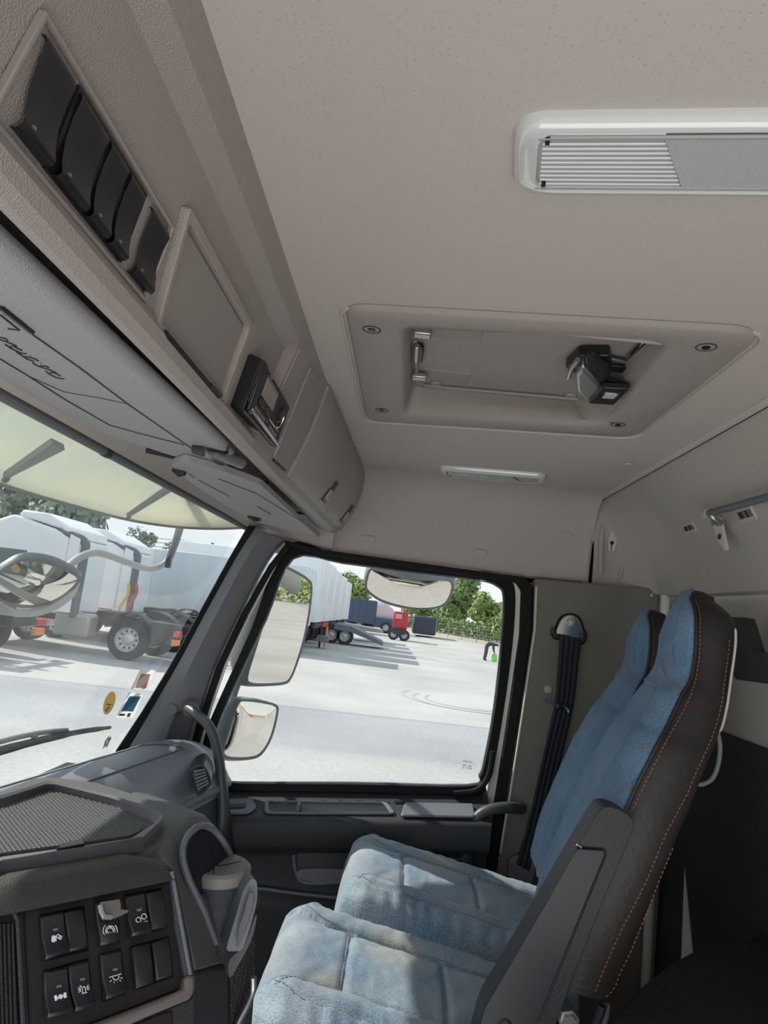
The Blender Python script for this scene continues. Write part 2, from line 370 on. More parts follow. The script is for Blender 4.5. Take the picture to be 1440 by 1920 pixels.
# ribbed rubber lower rear corner of the frame
c0 = smooth_pts(PS([(925, 1408), (916, 1455), (893, 1482), (850, 1488)], x=2.225), 5)
MB().tube(c0, .009, 8).build('seal_corner', M['blk2'], door)
def bz(y): return -.532 - .112 * (y + .0)      # belt line of the door falls towards the front
def doorcard():
    prof = [(2.262, .006), (2.236, -.006), (2.20, -.022), (2.15, -.034), (2.118, -.040), (2.104, -.046), (2.098, -.056), (2.100, -.085), (2.104, -.115), (2.112, -.132), (2.135, -.140), (2.142, -.16), (2.143, -.25), (2.140, -.262), (2.125, -.275), (2.128, -.30), (2.135, -.7)]
    rows = []
    for y in (.62, .5, .36, .33, .2, .05, -.1, -.2, -.27, -.322):
        k = 0 if y < .34 else (1 if y > .44 else .5)
        rows.append([V((x + (0 if i < 10 else -k * .02 if i < 14 else 0), y, bz(y) + z - .02)) for i, (x, z) in enumerate(prof)])
    rows.append([p + V((.10, -.004, 0)) for p in rows[-1]])
    return MB().grid(rows).build('door_card', M['dash2'], door, ang=50)
dc = doorcard()
# raised end block of the ledge, switch plate at the front, long tray, slots
def ledge(y, x, dz=0): return V((x, y, bz(y) - .020 - .022 - (2.20 - x) * .22 + dz))
MB().prism(rnd([ledge(a, b, .002) for a, b in ((.49, 2.20), (.39, 2.21), (.365, 2.155), (.38, 2.12), (.49, 2.115))], .012), (0, 0, .006)).build('ledge_plate', M['dash'], door, bev=.003)
MB().prism(rnd([ledge(a, b, .008) for a, b in ((.455, 2.165), (.40, 2.17), (.40, 2.145), (.45, 2.14))], .006), (0, 0, .004)).build('ledge_button', M['dash2'], door, bev=.002)
to = rnd([ledge(a, b, .003) for a, b in ((.35, 2.195), (-.02, 2.195), (-.045, 2.13), (.335, 2.125))], .015)
ti = [p + (sum(to, V()) / len(to) - p).normalized() * .012 for p in to]
MB().ring(to, ti, (0, 0, .006)).build('tray_rim', M['dash'], door, bev=.002)
MB().prism([p + V((0, 0, -.002)) for p in ti], (0, 0, .003)).build('tray_well', M['blk'], door)
MB().box(ledge(.24, 2.15, .012), (.04, .012, .025)).build('tray_divider', M['dash'], door, bev=.005)
for k in range(5):
    y = .16 - k * .055
    MB().box(ledge(y, 2.203, .0035), (.005, .042, .003)).build('demister_slot', M['blk'], door)
MB().prism(rnd([ledge(a, b, .004) for a, b in ((-.07, 2.19), (-.275, 2.19), (-.275, 2.112), (-.06, 2.115))], .012), (0, 0, .008)).build('ledge_block', M['dash'], door, bev=.004)
# pull pocket, its rim, and the moulded lines of the lower card
pk = rnd([V((2.139, y, bz(y) + z)) for y, z in ((.235, -.165), (.0, -.16), (.045, -.225), (.075, -.245), (.19, -.25), (.225, -.22))], .02)
MB().prism(pk, (-.004, 0, 0)).build('pull_pocket', M['blk'], door, bev=.002)
pk2 = smooth_pts([V((2.13, y, bz(y) + z)) for y, z in ((.235, -.168), (.222, -.215), (.19, -.245), (.08, -.24), (.045, -.225), (.0, -.168))], 5)
MB().tube(pk2, .006, 8).build('pocket_rim', M['dash'], door)
hp = [V((2.125, y, bz(y) + z)) for y, z in ((.215, -.21), (.17, -.205), (.10, -.205), (.05, -.208), (.055, -.232), (.10, -.245), (.18, -.242), (.215, -.228))]
MB().prism(smooth_pts(hp, 4, True), (.012, 0, 0)).build('door_handle', M['dash'], door, bev=.005)
MB().prism([V((2.136, y, bz(y) + z)) for y, z in ((-.03, -.175), (-.28, -.165), (-.30, -.30), (.04, -.27))], (-.012, 0, 0)).build('card_inset', M['dash2'], door, bev=.006)
MB().tube(smooth_pts([V((2.128, y, bz(y) + z)) for y, z in ((.40, -.268), (.33, -.262), (.2, -.275), (.0, -.29), (-.25, -.30))], 5), .005, 8).build('card_crease', M['dash'], door)
# etched mark in the lower corner of the pane
def text(s, name, origin, ux, uy, size, mt, par, th=.0006, shear=0):
    cu = D.curves.new(name, 'FONT'); cu.body = s; cu.size = size; cu.extrude = th; cu.shear = shear; cu.align_x = 'CENTER'
    o = D.objects.new(name, cu); C.objects.link(o); bpy.context.view_layer.update()
    me = D.meshes.new_from_object(o.evaluated_get(bpy.context.evaluated_depsgraph_get())); D.objects.remove(o)
    ux = _n(V(ux)); uy = V(uy); uy = _n(uy - ux * uy.dot(ux)); uz = ux.cross(uy)
    me.transform(Matrix(((ux.x, uy.x, uz.x, origin[0]), (ux.y, uy.y, uz.y, origin[1]), (ux.z, uy.z, uz.z, origin[2]), (0, 0, 0, 1))))
    me.materials.clear()
    return link(name, me, mt, par, smooth=False)
M['etch'] = mat('etched mark', (.12, .12, .13), .8)
text('VOLVO', 'etched_name', P(877, 1430, x=2.266), (0, -1, 0), (0, 0, 1), .0095, M['etch'], door)
text('43R - 001\nE1  TEMP', 'etched_approval', P(876, 1437, x=2.266), (0, -1, 0), (0, 0, 1), .0075, M['etch'], door)

from mathutils.bvhtree import BVHTree
def bvh(*obs):
    vs = []; fs = []
    for o in obs:
        n = len(vs); b = base(o); vs += [v.co + b for v in o.data.vertices]; fs += [[i + n for i in p.vertices] for p in o.data.polygons]
    return BVHTree.FromPolygons(vs, fs)
def hit(px, py, t):
    r = ray(px, py).normalized(); loc, nn, i, d = t.ray_cast(r * .01, r)
    if loc is None: return None, None
    if nn.dot(r) > 0: nn = -nn
    return loc, nn
# ================================================================ CEILING FITTINGS
M['lampbody'] = mat('clear lamp plastic', (.62, .64, .63), .12, spec=.8, coat=.6)
M['lens'] = mat('ribbed lens', (.36, .38, .38), .14, spec=.9, coat=.5)
M['lens2'] = mat('frosted lens', (.46, .48, .48), .35, spec=.6)
def lamp(loc, rot, label):
    t = thing('ceiling_lamp', loc, label, 'lamp', 'cab ceiling lamps')
    c = V(loc); L_, W_ = .155, .052
    def q(a, b, h): return c + V((b, a, -h))
    rect = lambda l, w_, r, h: rnd([q(-l, -w_, h), q(l, -w_, h), q(l, w_, h), q(-l, w_, h)], r, 6)
    rows = [rect(L_, W_, .03, 0), rect(L_ - .001, W_ - .001, .03, .008), rect(L_ - .006, W_ - .005, .028, .014), rect(L_ - .022, W_ - .010, .02, .015), rect(L_ - .024, W_ - .013, .018, .009)]
    mb = MB().grid(rows, True); n = len(rows[-1]); k = len(mb.v) - n; mb.f.append(tuple(range(k, k + n))); mb.build('housing', M['lampbody'], t, ang=50)
    # ribbed half
    mb = MB(); nn = 72; rows = []
    for i in range(nn + 1):
        b = -W_ + .014 + (2 * W_ - .028) * i / nn; rows.append([q(a, b, .011 + .0022 * abs(math.sin(i * PI / 6))) for a in (L_ - .026, .06, .045 + .0, .012 - .030 * (i / nn - .5))])
    mb.grid(rows).build('ribbed_lens', M['lens'], t)
    for s_ in (-1, 1):
        MB().tube([q(L_ - .022, s_ * (W_ - .017), .0135), q(-L_ + .022, s_ * (W_ - .017), .0135)], .0022, 6).build('bead', M['lens'], t)
    mb = MB(); rows = []; nn = 90
    for i in range(nn + 1):
        a = .012 - (.085) * i / nn
        rows.append([q(a - .030 * (j - .5), -W_ + .018 + (2 * W_ - .036) * j, .0145 + .0006 * (i % 2)) for j in (0, .15, .5, .85, 1)])
    mb.grid(rows).build('frosted_switch', M['lens2'], t)
    mb = MB(); rows = []
    for i in range(41):
        b = -W_ + .014 + (2 * W_ - .028) * i / 40; rows.append([q(a, b, .011 + .002 * abs(math.sin(i * PI / 5))) for a in (-.075 - .030 * (i / 40 - .5), -L_ + .026)])
    mb.grid(rows).build('ribbed_lens', M['lens'], t)
    for s_ in (-1, 1): MB().box(q(L_ - .03, s_ * (W_ - .02), .011), (.010, .004, .008)).build('contact', M['blk'], t)
    t.rotation_euler = (0, 0, rot); return t
lamp((.577, -.208, .44), -.14, 'large clear plastic ceiling lamp nearest the camera above the roof hatch')
lamp((2.02, -.215, .44), -.14, 'small looking clear ceiling lamp beyond the roof hatch near the passenger side')

def roof_hatch():
    t = thing('roof_hatch', P(1000, 700, z=.44), 'closed grey roof hatch in its rounded moulded surround with black latch', 'roof hatch')
    o_ = PS([(648, 577), (1440, 622), (1190, 820), (688, 788)], z=.433)
    i_ = PS([(754, 610), (1262, 640), (1140, 800), (757, 776)], z=.433)
    o4 = PS([(648, 577), (1440, 622), (1190, 820), (688, 788)], z=.44)
    rr = [.035, .06, .05, .04]
    O = rnd(o_, rr, 8); I = rnd(i_, [.03, .05, .06, .035], 8); O4 = rnd(o4, rr, 8)
    up = rnd(PS([(772, 618), (1216, 632), (1084, 753), (775, 724)], z=.492), [.012, .012, .02, .02], 8)
    cI = sum(I, V()) / len(I)
    I2 = [p + (cI - p).normalized() * .006 + V((0, 0, .010)) for p in I]
    rows = [[p + (p - cI).normalized() * .004 + V((0, 0, .006)) for p in O], O, [p + (cI - p).normalized() * .006 + V((0, 0, -.003)) for p in O], [p + (p - cI).normalized() * .008 + V((0, 0, -.003)) for p in I], I, I2, [a.lerp(b, .5) + V((0, 0, .0)) for a, b in zip(I2, up)], [a.lerp(b, .93) for a, b in zip(I2, up)], up]
    MB().grid(rows, True).build('surround', M['beige'], t, ang=50)
    g1 = [p + (p - cI).normalized() * .010 + V((0, 0, -.001)) for p in O4]
    MB().tube(g1 + g1[:1], .0035, 6, False).build('bead', M['liner'], t)
    MB().tube([p + V((0, 0, .004)) for p in O4 + O4[:1]], .0045, 6, False).build('joint', M['blk2'], t)
    pts = rnd(PS([(765, 612), (1228, 626), (1094, 762), (768, 732)], z=.493), .01, 4)
    MB().prism(pts, (0, 0, .02)).build('lid', M['beige'], t)
    e = rnd(PS([(779, 560), (1300, 575), (1086, 746), (784, 718)], z=.488), [.01, .01, .03, .03], 8)
    # rubber seal seen round the lid, raised pads, caps
    MB().tube(PS([(779, 640), (781, 700), (795, 722), (850, 728), (1000, 741), (1084, 748)], z=.487), .0035, 8).build('lid_seal', M['beige2'], t)
    MB().tube(PS([(1222, 628), (1182, 672)], z=.487), .006, 8).build('lid_seal', M['blk'], t)
    MB().tube(PS([(1217, 630), (1176, 672)], z=.484), .0025, 8).build('lid_seal', M['chrome'], t)
    MB().prism(rnd(PS([(792, 691), (884, 703), (876, 720), (795, 711)], z=.491), .006), (0, 0, .004)).build('raised_pad', M['beige2'], t, bev=.002)
    MB().prism(rnd(PS([(790, 618), (908, 620), (900, 640), (800, 632)], z=.491), .006), (0, 0, .004)).build('raised_pad', M['beige2'], t, bev=.002)
    for px, py in ((817, 719), (1070, 741)):
        MB().lathe(P(px, py, z=.492), [(0, -.004), (.011, -.004), (.013, 0)], 20).build('cap', M['beige2'], t)
    # hinge bar with its two mounts
    for px, py in ((792, 625), (786, 706)):
        c = P(px, py, z=.480); MB().box(c, (.022, .032, .012)).build('hinge_mount', M['steel'], t, bev=.003)
    MB().box((P(781, 663, z=.478)), (.075, .010, .012)).build('hinge_bar', M['steel'], t, bev=.003)
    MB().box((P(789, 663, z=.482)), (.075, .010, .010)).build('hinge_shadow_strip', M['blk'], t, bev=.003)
    # screws in dished recesses
    for px, py in ((697, 618), (716, 769), (1324, 651), (1159, 796)):
        c = P(px, py, z=.430); s_ = MB().lathe(c, [(.0, .001), (.012, .001), (.0135, -.0012), (.015, -.0002), (.0155, .002)], 24).build('screw_well', M['dash2'], t)
        MB().lathe(c, [(0, -.002), (.006, -.002), (.007, .002)], 6).build('screw_head', M['blk'], s_)
    # latch: black frame, silver drum, lever, keeper plate
    c = P(1120, 715, z=.455)
    def lp(px, py, z): return P(px, py, z=z)
    lt = MB().prism([lp(1060, 690, .47), lp(1085, 668, .47), lp(1142, 668, .47), lp(1148, 690, .47), lp(1075, 700, .47)], (0, 0, .02)).build('latch', M['blk'], t, bev=.003)
    drum = [lp(1078, 702, .452), lp(1092, 690, .452), lp(1130, 728, .440), lp(1104, 757, .436), lp(1080, 735, .440)]
    MB().prism(drum, (0, 0, .03)).build('latch_drum', M['steel'], lt, bev=.008, seg=4)
    MB().tube([lp(1066, 708, .455), lp(1072, 690, .46), lp(1084, 674, .465)], .005, 8).build('latch_spring', M['steel'], lt)
    arm = [lp(1095, 670, .462), lp(1112, 664, .462), lp(1140, 690, .455), lp(1146, 715, .447), lp(1180, 728, .440), lp(1178, 735, .440), lp(1140, 735, .440), lp(1120, 722, .447), lp(1100, 695, .455)]
    MB().prism(arm, (0, 0, .010)).build('latch_lever', M['blk'], lt, bev=.004, seg=3)
    fr = [lp(1104, 757, .432), lp(1130, 728, .432), lp(1180, 730, .432), lp(1150, 760, .432)]
    fi = [lp(1122, 748, .432), lp(1134, 736, .432), lp(1164, 737, .432), lp(1150, 750, .432)]
    MB().ring(fr, fi, (0, 0, .012)).build('latch_frame', M['blk'], lt, bev=.002)
    MB().box(lp(1143, 742, .436), (.022, .022, .004)).build('latch_label', M['lampbody'], lt)
    MB().prism([lp(1136, 672, .478), lp(1180, 682, .478), lp(1158, 722, .478), lp(1128, 716, .478)], (0, 0, .006)).build('keeper_plate', M['silver'], lt, bev=.002)
    MB().box(lp(1150, 690, .474), (.030, .050, .006)).build('keeper_block', M['blk'], lt, bev=.003)
    return t
roof_hatch()
o = MB().lathe(P(1178, 870, z=.439), [(0, -.003), (.009, -.003), (.011, 0)], 20).build('ceiling_plug', M['liner']); tag(o, 'tiny beige plug in the ceiling lining right of the far lamp', 'plug')

# ================================================================ OVERHEAD CONSOLE
A0 = V((0, .205, .44)); DN = (V((0, .263, .238)) - A0).normalized(); NO = V((0, DN.z, -DN.y))
if NO.y > 0: NO = -NO
def cf(x, t, off=0):
    k = min(1, max(0, (x - 1.30) / .12)); q = min(1, max(0, (x - 1.3) / .92))
    return A0 + V((x, 0, 0)) + DN * t + NO * (off + .020 * math.sin(PI * min(max(t, 0), .22) / .22) * k) + V((0, -.027 * q, 0))
con = thing('overhead_console', (1.1, .25, .3), 'long beige overhead console with storage doors above the windscreen', 'console')
def shell():
    rows = []
    prof = [(0, 0), (.034, 0), (.036, -.001), (.057, -.014), (.10, -.0125), (.15, -.0125), (.195, -.0125), (.202, -.004), (.208, .001), (.220, .0), (.228, -.008), (.230, -.018)]
    for x in (.03, .3, .6, .9, 1.045, 1.062, 1.15, 1.30, 1.36, 1.42, 1.6, 1.9, 2.1, 2.19, 2.215, 2.225):
        k = 1 if x < 1.05 else 0; e = 0 if x < 2.2 else (.01 if x < 2.22 else .03)
        r = [cf(x, t, (o_ * k if i in (2, 3, 4, 5, 6, 7) else o_) - e) for i, (t, o_) in enumerate(prof)]
        b = r[-1]; r += [V((x, .30, b.z + .012)), V((x, .315, .27)), V((x, .56, .265)), V((x, .56, .45)), V((x, .21, .45))]
        rows.append(r)
    mb = MB().grid(rows, True); n = len(rows[0]); mb.f.append(tuple(range(n))); k = len(mb.v) - n; mb.f.append(tuple(range(k, k + n)))
    return mb.build('shell', M['beige'], con, ang=22, bev=.0)
sh = shell()
def cp(poly, off, th, r=.0, n=4):
    pts = rnd([V((a, b, 0)) for a, b in poly], r, n) if r else [V((a, b, 0)) for a, b in poly]
    lo = [cf(p.x, p.y, off) for p in pts]; hi = [cf(p.x, p.y, off + th) for p in pts]; m = len(pts)
    return MB().add(lo + hi, [tuple(range(m)), tuple(range(2 * m - 1, m - 1, -1))] + [(i, (i + 1) % m, m + (i + 1) % m, m + i) for i in range(m)])
# switch bank
MB_ = MB()
oo = [V((a, b, 0)) for a, b in ((.352, .126), (.582, .126), (.596, .198), (.352, .200))]
ii = [V((a, b, 0)) for a, b in ((.356, .1285), (.580, .1285), (.592, .1945), (.356, .1965))]
MB().ring([cf(p.x, p.y, -.012) for p in oo], [cf(p.x, p.y, -.012) for p in ii], NO * .006).build('switch_surround', M['beige2'], con, bev=.001)
xs_ = [(.363, .401, 0), (.409, .452, .0), (.457, .489, 0), (.494, .524, 0), (.541, .585, .006)]
MB2 = cp([(.406, .131), (.527, .131), (.537, .190), (.413, .190)], -.013, .0035).build('switch_well', M['blk'], con)
for (a, b, sk) in xs_:
    rows = []
    for t, o_ in ((.1335, -.0125), (.1335, -.008), (.137, -.006), (.15, -.0075), (.165, -.0075), (.178, -.005), (.185, -.002), (.1885, -.004), (.1895, -.0125)):
        s_ = (t - .1335) * .2
        rows.append([cf(a + s_, t, -.0125 if o_ < -.01 else o_ - .001), cf(a + s_ + .002, t, o_), cf(b + s_ - .002, t, o_), cf(b + s_, t, -.0125 if o_ < -.01 else o_ - .003)])
    mb = MB().grid(rows); s_ = mb.build('rocker_switch', M['switch'], con, ang=50, bev=.0008)
    MB().box(cf(a + .017, .1825, -.0025), (.003, .002, .002)).build('indicator', M['silver'], s_)
    rows2 = None
# blank storage flap
oo = rnd([V((a, b, 0)) for a, b in ((.585, .100), (.858, .098), (.886, .205), (.63, .212))], .006, 3)
ii = rnd([V((a, b, 0)) for a, b in ((.596, .110), (.846, .107), (.866, .197), (.632, .200))], .006, 3)
MB().ring([cf(p.x, p.y, -.013) for p in oo], [cf(p.x, p.y, -.013) for p in ii], NO * .010).build('flap_surround', M['beige'], con, bev=.004)
cp([(.60, .113), (.842, .110), (.862, .194), (.636, .197)], -.013, .003, .004).build('storage_flap', M['beige2'], con)
cp([(.64, .203), (.80, .203), (.84, .207), (.84, .2095), (.645, .209)], -.006, .007).build('flap_slot', M['blk'], con)
MB().tube([cf(.80, .2045, 0), cf(.845, .2035, 0)], .003, 6).build('flap_hinge', M['blk'], con)
# tachograph
ta = cp([(.905, .1215), (1.135, .120), (1.165, .190), (.925, .196)], -.012, .020, .004).build('tachograph', M['blk'], con, bev=.003)
def tq(u, v): # inside the unit
    x = .905 + .23 * u + v * .025; t = .1213 + v * .0715; return x, t
def tr(name, u0, u1, v0, v1, off, th, m, bev=.0006, par=ta):
    return cp([tq(u0, v0), tq(u1, v0), tq(u1, v1), tq(u0, v1)], off, th).build(name, m, par, bev=bev)
tr('cover', .0, .98, .02, .83, .008, .002, M['dash2'])
tr('display', .20, .56, .14, .50, .0095, .0015, mat('display', (.30, .27, .23), .25))
tr('display_edge', .18, .57, .105, .125, .010, .0012, M['silver'])
tr('side_grip', .005, .10, .02, .98, .008, .006, M['blk'], .002)
tr('lower_bar', .05, .99, .87, .95, .009, .008, M['steel'], .003)
for u0, u1 in ((.17, .33), (.36, .52)): 
    for v0 in (.56,): tr('button', u0, u1, v0, v0 + .11, .010, .003, M['switch'], .001)
for u0, u1 in ((.15, .45), (.60, .86)): tr('card_slot', u0, u1, .76, .83, .0095, .002, M['silver'], .0005)
tr('red_mark', .49, .54, .72, .80, .010, .001, mat('red mark', (.35, .05, .06), .6))
tr('chrome_line', .55, .88, .66, .69, .010, .0015, M['chrome'])
tr('printer_text', .24, .32, .04, .07, .010, .0006, M['steel'])
c = cf(*tq(.79, .36), .010); MB().lathe(c, [(0, .004), (.011, .004), (.014, 0), (.016, 0)], 24, NO).build('menu_dial', M['blk'], ta)
arc = [cf(*tq(.79 + .085 * math.cos(a), .38 + .26 * math.sin(a)), .012) for a in [(-.6 + k * .2) for k in range(13)]]
MB().tube(arc, .0012, 6).build('dial_rim', M['chrome'], ta)
# speaker grille
M['mesh'] = mat('speaker mesh', (.34, .31, .30), .55, dots=(430, .30, (.10, .09, .085)))
sp = [(1.175, .030), (1.30, .019), (1.325, .025), (1.330, .06), (1.328, .16), (1.322, .197), (1.30, .203), (1.21, .206), (1.196, .20), (1.186, .12), (1.178, .06)]
sg = cp(sp, .0, .004, .004, 3).build('speaker_grille', M['mesh'], con, bev=.002)
cp([(1.20, .2045), (1.315, .200), (1.315, .2035), (1.205, .208)], .001, .0035).build('grille_slot', M['blk'], con)
# thin joints on the shell
for pts in ([(.588, .0), (.59, .1)], ):
    pass
MB().tube([cf(1.07, t, .001 + .0) for t in (.04, .058, .10, .118)], .002, 6).build('edge_bead', M['beige'], con)
# two storage doors with latches
def cdoor(x0, x1, lx, label):
    rows = []; t0, t1 = .006, .207; th = .011
    for k in range(11):
        x = x0 + (x1 - x0) * k / 10; e = -.007 if k in (0, 10) else 0
        rows.append([cf(x, t0, 0)] + [cf(x, t0 + (t1 - t0) * j / 10, th + (e if 0 < j < 10 else -.005 if True else 0)) for j in range(11)] + [cf(x, t1 + .001, -.004)])
    rows = [[cf(x0, t0 + (t1 - t0) * max(0, min(10, j - 1)) / 10, -.002) for j in range(13)]] + rows + [[cf(x1, t0 + (t1 - t0) * max(0, min(10, j - 1)) / 10, -.002) for j in range(13)]]
    d = MB().grid(rows).build('storage_door', M['beige'], con, ang=60)
    if label: d['label'] = label
    w_ = .030
    cp([(lx - w_, .130), (lx + w_, .130), (lx + w_ * 1.0, .186), (lx - w_, .186)], .006, .0062, .004).build('latch_recess', M['beige2'], d)
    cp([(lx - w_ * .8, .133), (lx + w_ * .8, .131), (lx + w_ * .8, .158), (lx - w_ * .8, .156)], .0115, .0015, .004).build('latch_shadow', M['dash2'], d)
    cp([(lx - w_ * .95, .158), (lx + w_ * .95, .158), (lx + w_ * .95, .184), (lx - w_ * .95, .184)], .010, .010, .006).build('latch', M['beige'], d, bev=.004, seg=3)
    cp([(lx - w_ * 1.15, .160), (lx - w_ * .95, .160), (lx - w_ * .95, .190), (lx + w_ * .9, .190), (lx + w_ * .9, .193), (lx - w_ * 1.15, .193)], .010, .004).build('latch_gap', M['blk'], d)
    return d
cdoor(1.345, 1.835, 1.70, None)
cdoor(1.845, 2.205, 2.08, None)
for px, py in ((613, 728), (655, 838), (657, 850), (681, 905)):
    q = P(px, py, z=.4385); MB().box(q, (.012, .006, .004)).build('trim_clip', M['blk'], con)
M['shellg'] = mat('sleeve grey', (.16, .16, .165), .35)
# two sun visors folded up under the console
def visor(label, poly, z, clip, grp='sun visors folded under the console', rr=.03, th=.020):
    c = sum((V((a, b, z)) for a, b in poly), V()) / len(poly)
    t = thing('sun_visor', c, label, 'sun visor', grp)
    pts = rnd([V((a, b, z)) for a, b in poly], rr, 5)
    MB().prism(pts, (0, 0, th)).build('visor_panel', M['grey'], t, bev=th * .45, seg=4)
    return t
zv = .218
v1 = visor('long grey sun visor with raised script folded up above the windscreen', [(.22, .312), (1.03, .300), (1.185, .312), (1.17, .42), (1.03, .50), (.86, .512), (.22, .512)], zv, None)
def vl(name, pts, r, m, par, z=zv - .0005, sm=0):
    q = PS(pts, z=z); q = smooth_pts(q, sm) if sm else q
    return MB().tube(q, r, 6).build(name, m, par)
vl('fold_line', [(55, 623), (150, 690), (240, 758), (358, 840)], .0009, M['dash2'], v1)
vl('fold_line', [(0, 673), (50, 703), (120, 748), (205, 797), (260, 812), (345, 834)], .0009, M['dash2'], v1)
vl('fold_line', [(55, 706), (120, 735), (190, 747), (242, 758)], .0005, M['dash2'], v1)
vl('pull_slot', [(0, 574), (30, 598), (60, 622)], .0032, M['blk'], v1)
vl('pull_slot_edge', [(0, 590), (36, 619), (15, 616)], .001, M['dash2'], v1)
s9 = lambda pts: [(a / 9, 560 + b / 9) for a, b in pts]
for st in ([(0, 660), (65, 665), (130, 708)], [(0, 695), (90, 722), (200, 765), (280, 805)], [(90, 775), (170, 830), (280, 885), (360, 920), (445, 928)], [(170, 805), (240, 812), (310, 845), (372, 875)],
           [(275, 900), (360, 955), (450, 1015), (530, 1045), (575, 1060)], [(415, 975), (500, 990), (580, 1015), (645, 1052)], [(410, 985), (470, 1025)], [(510, 968), (522, 972)], [(685, 1085), (697, 1088)],
           [(550, 1083), (620, 1130), (720, 1165), (830, 1200), (950, 1255)], [(680, 1133), (760, 1137), (822, 1168)], [(770, 1225), (850, 1285), (960, 1335), (1040, 1352), (1082, 1350)], [(845, 1248), (900, 1250), (960, 1275), (1022, 1305)]):
    vl('script_letter', s9(st), .0008, M['dash2'], v1, zv - .0006, 3 if len(st) > 2 else 0)
MB().prism(PS([(385, 842), (428, 853), (420, 877), (400, 868)], z=.214), (0, 0, .012)).build('clip', M['blk'], v1, bev=.003)
MB().tube(PS([(362, 842), (374, 843), (380, 852)], z=.212), [.007, .009, .004], 10).build('clip_knob', M['dash2'], v1)
MB().tube(PS([(428, 838), (420, 850), (438, 872), (462, 868)], z=.224), .004, 8).build('pivot_pin', M['dash2'], v1)
MB().tube(PS([(398, 842), (425, 856), (452, 868)], z=.219), .0105, 14).build('pivot_sleeve', M['shellg'], v1)
Z2 = .205
q2 = PS([(322, 872), (345, 864), (420, 884), (500, 911), (610, 1004), (600, 1010), (530, 992), (470, 975), (395, 930), (335, 889)], z=Z2)
v2 = visor('shorter grey sun visor with two small pulls folded up above the passenger', [(min(a.x, 2.2), max(a.y, .292)) for a in q2], Z2, None, rr=.012, th=.012)
for px, py in ((337, 885), (478, 972)):
    MB().tube(PS([(px - 12, py - 4), (px, py), (px + 10, py + 1)], z=Z2 - .002), [.004, .010, .006], 10).build('pull', M['dash2'], v2)
    MB().box(P(px + 16, py + 7, z=Z2 - .001), (.04, .016, .004)).build('pull_plate', M['grey'], v2, bev=.002)
vl('fold_line', [(372, 900), (430, 931)], .0008, M['dash2'], v2, Z2 - .0005)
vl('fold_line', [(410, 898), (480, 925), (590, 993)], .0008, M['dash2'], v2, Z2 - .0005)
vl('script_letter', [(483, 950), (495, 957), (507, 964)], .0012, M['dash2'], v2, Z2 - .0006)
MB().tube(PS([(275, 843), (330, 856), (400, 878), (500, 906)], z=.226), .006, 8).build('slot_shadow', M['dash2'], v2)  # dark tube put in as the shadow of the slot behind the visor
# windscreen header: beige trim, dark seal
hd = sempty('trim_4', (1.1, .53, .22))
rows = []
for x in (-.1, .6, 1.2, 1.7, 2.0, 2.12, 2.2, 2.25):
    s_ = 0 if x < 2.1 else (-.004 if x < 2.15 else (-.02 if x < 2.22 else -.06))
    rows.append([V((x, .40, .262)), V((x, .48 + s_, .245)), V((x, .508 + s_, .226)), V((x, .518 + s_, .213)), V((x, .524 + s_, .214)), V((x, .545 + s_, .235)), V((x, .56 + s_, .27))])
MB().grid(rows).build('header_trim', M['liner'], hd, ang=60)
MB().tube([V((-.1, .528, .208)), V((.87, .528, .208)), V((2.10, .524, .206)), V((2.15, .52, .205))], .0075, 10).build('header_seal', M['pillar'], hd)
MB().tube([V((1.12, .528, .208)), V((1.14, .528, .208))], .009, 10).build('seal_joint', M['dash2'], hd)
rows = []
for a in range(9):
    t = a / 8; yb = .50 * (1 - t) + .24 * t; zz = .214 - .042 * t
    rows.append([V((2.10 + .0 * t, yb - .02, .262)), V((2.17, yb + .005, .24)), V((2.225, yb + .01, zz + .01)), V((2.245, yb + .015, zz)), V((2.30, yb + .015, zz))])
MB().grid(rows).build('corner_trim', M['liner'], hd, ang=60)

# windscreen
wn = _n(V((0, .725, .292))); wp = V((0, .528, .213))
ws = MB().prism([V((-.3, .536, .215)), V((2.165, .536, .215)), V((2.165, .84, -.545)), V((-.3, .84, -.545))], (0, .005, .002)).build('window_1', M['wscreen'], smooth=False); struct(ws)
WPL = (V((0, .534, .215)), _n(V((0, .76, .304))))
# stickers behind the glass
def sticker(name, label, pts, m, grp=None, off=.003):
    q = [P(a, b, pl=WPL) for a, b in pts]; q = [p - WPL[1] * off for p in q]
    o = MB().prism(q, -WPL[1] * .0006).build(name, m, smooth=False); return tag(o, label, 'sticker', grp)
def paper(name, col):
    m = D.materials.new(name); m.use_nodes = True; nt = m.node_tree; nt.nodes.clear(); N = nt.nodes.new; L = nt.links.new
    o = N('ShaderNodeOutputMaterial'); a = N('ShaderNodeBsdfDiffuse'); b = N('ShaderNodeBsdfTranslucent'); x = N('ShaderNodeMixShader'); x.inputs[0].default_value = .7
    for q in (a, b): q.inputs[0].default_value = tuple(col) + (1,)
    L(a.outputs[0], x.inputs[1]); L(b.outputs[0], x.inputs[2]); L(x.outputs[0], o.inputs[0]); return m
M['yel'] = paper('yellow sticker', (.85, .66, .30)); #'yellow sticker', (.85, .68, .32), .6, var=(40, .5, (.85, .75, .5)))
M['blu'] = paper('blue print', (.22, .42, .55)); #'blue print', (.16, .36, .50), .6)
M['wht'] = paper('white paper', (.90, .89, .87)); #'white paper', (.90, .89, .87), .7, var=(60, .4, (.6, .5, .5)))
M['pnk'] = paper('pinkish print', (.70, .58, .56)); #'pinkish print', (.52, .42, .42), .7, var=(90, .6, (.75, .7, .68)))
ell = [(203 + 8.5 * math.cos(a) * 1 + 13 * math.sin(a) * .62, 1317 - 0 + 21 * math.sin(a) * -1 + 5 * math.cos(a)) for a in [k * PI / 14 for k in range(28)]]
